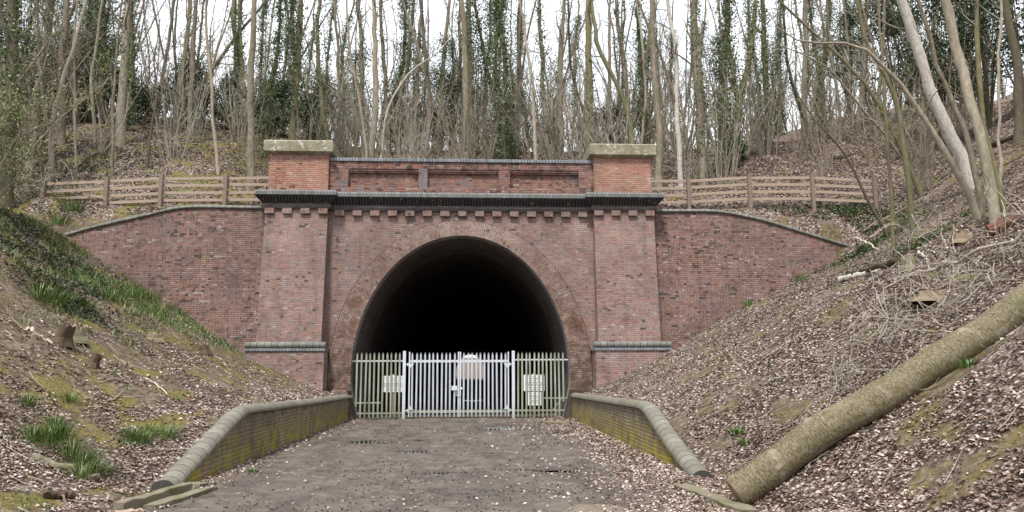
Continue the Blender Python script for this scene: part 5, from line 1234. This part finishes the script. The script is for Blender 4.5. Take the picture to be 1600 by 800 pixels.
# ------------------------------------------------------------------ edging stones
def beam(a, b, w, h, mat, lab, name='edging_stone', cat='edging', lift=0.0, tilt=0):
    A, B = Vector(a), Vector(b); d = (B-A)/2; s = Vector((-d.y, d.x, 0)).normalized()*w/2; u = Vector((0, 0, h/2)); s = s+Vector((0, 0, tilt))
    m_ = MB(); n = 8; R = []
    for i in range(n+1):
        c_ = A.lerp(B, i/n)+Vector((0, 0, lift)); j = lambda: Vector(rng.normal(size=3))*.008
        R.append([tuple(c_-s-u+j()), tuple(c_+s-u+j()), tuple(c_+s+u+j()), tuple(c_-s+u+j())])
    m_.loft(R); o = build(m_, name, M[mat]); bevel(o, .015, 2); tag(o, lab, cat, 'edging pieces by the wall ends'); return o
def g0(px, py, z=.1): d = ray(px, py); t_ = (z-H)/d[2]; return (d[0]*t_, d[1]*t_, z)
beam(g0(250, 758, .06), g0(318, 762, .05), .2, .14, 'mossy', 'short brown slab against the end of the left low wall')
beam(g0(185, 797, .10), g0(292, 764, .08), .14, .18, 'mossy', 'long mossy edging beam leading from the left low wall to the corner')
beam(g0(232, 797, .03), g0(330, 766, .02), .2, .12, 'mossy', 'lower moss-covered edging beam nearest the track on the left')
beam(g0(178, 802, .2), g0(222, 798, .2), .12, .04, 'rail', 'pale plank at the lower left edge of the picture', 'plank', 'plank')
beam(g0(1066, 764, .02), g0(1175, 806, .03), .22, .14, 'mossy', 'pale edging stone curving past the end of the right low wall', )
beam(g0(848, 660, .05), g0(884, 660, .05), .55, .06, 'mossy', 'mossy board lying by the right base of the arch', 'board', 'board')
for k, (px, py, lab) in enumerate(((1098, 744, 'small red brick fragment at the end of the right low wall'), (18, 588, 'flat brown stone at the left edge of the bank'), (985, 705, 'lone pale stone near the foot of the right low wall'))):
    p = atg(px, py); m_ = MB(); m_.loft([[(-.09, -.05, -.04), (.09, -.06, -.04), (.1, .05, -.04), (-.08, .06, -.04)], [(-.08, -.04, .05), (.08, -.05, .06), (.08, .04, .055), (-.07, .05, .05)]]); o = build(m_, 'brick_fragment' if k == 0 else 'stone', M[('redwood', 'deadwood', 'stone')[k]]); o.location = p; o.rotation_euler.z = k; bevel(o, .012, 2); tag(o, lab, 'brick' if k == 0 else 'stone')

# ------------------------------------------------------------------ camera, sky, sun
cd = bpy.data.cameras.new('camera'); cam = bpy.data.objects.new('camera', cd); COL.objects.link(cam)
cam.location = (0, 0, H)
from mathutils import Matrix
cam.rotation_euler = Matrix([(RT[i], UP[i], -FW[i]) for i in range(3)]).to_euler()
cd.sensor_width = 36; cd.lens = F/1600*36; cd.clip_end = 3000; cd.clip_start = .05
SC.camera = cam
SUN_EL, SUN_AZ = math.radians(60), math.radians(200)
w = bpy.data.worlds.new('World'); SC.world = w; w.use_nodes = True; nt = w.node_tree
bg = nt.nodes['Background']; sk = nt.nodes.new('ShaderNodeTexSky'); sk.sky_type = 'NISHITA'; sk.sun_disc = False; sk.sun_elevation = SUN_EL; sk.sun_rotation = SUN_AZ
tc = nt.nodes.new('ShaderNodeTexCoord'); nz = nt.nodes.new('ShaderNodeTexNoise'); nz.inputs['Scale'].default_value = 2.2; nz.inputs['Detail'].default_value = 5
nt.links.new(tc.outputs['Generated'], nz.inputs['Vector'])
cr = nt.nodes.new('ShaderNodeValToRGB'); cr.color_ramp.elements[0].position = .3; cr.color_ramp.elements[0].color = (6.4, 6.7, 7.2, 1); cr.color_ramp.elements[1].position = .7; cr.color_ramp.elements[1].color = (9.6, 9.8, 10.0, 1)
nt.links.new(nz.outputs[0], cr.inputs[0])
mx = nt.nodes.new('ShaderNodeMix'); mx.data_type = 'RGBA'; mx.inputs[0].default_value = .85
nt.links.new(sk.outputs[0], mx.inputs[6]); nt.links.new(cr.outputs[0], mx.inputs[7]); nt.links.new(mx.outputs[2], bg.inputs[0]); bg.inputs[1].default_value = .108
sl = bpy.data.lights.new('sun', 'SUN'); sl.energy = 2.9; sl.angle = math.radians(10); sl.color = (1, .96, .9); so = bpy.data.objects.new('sun', sl); COL.objects.link(so)
sd = Vector((math.sin(SUN_AZ)*math.cos(SUN_EL), math.cos(SUN_AZ)*math.cos(SUN_EL), math.sin(SUN_EL)))
so.rotation_euler = (-sd).to_track_quat('-Z', 'Y').to_euler()
vs = SC.view_settings; vs.view_transform = 'Standard'; vs.look = 'None'; vs.exposure = .86; vs.gamma = 1; vs.use_curve_mapping = False
SC.cycles.max_bounces = 5; SC.cycles.diffuse_bounces = 3; SC.cycles.glossy_bounces = 2; SC.cycles.transmission_bounces = 1; SC.cycles.use_denoising = True
SC.cycles.use_adaptive_sampling = True; SC.cycles.adaptive_threshold = .02
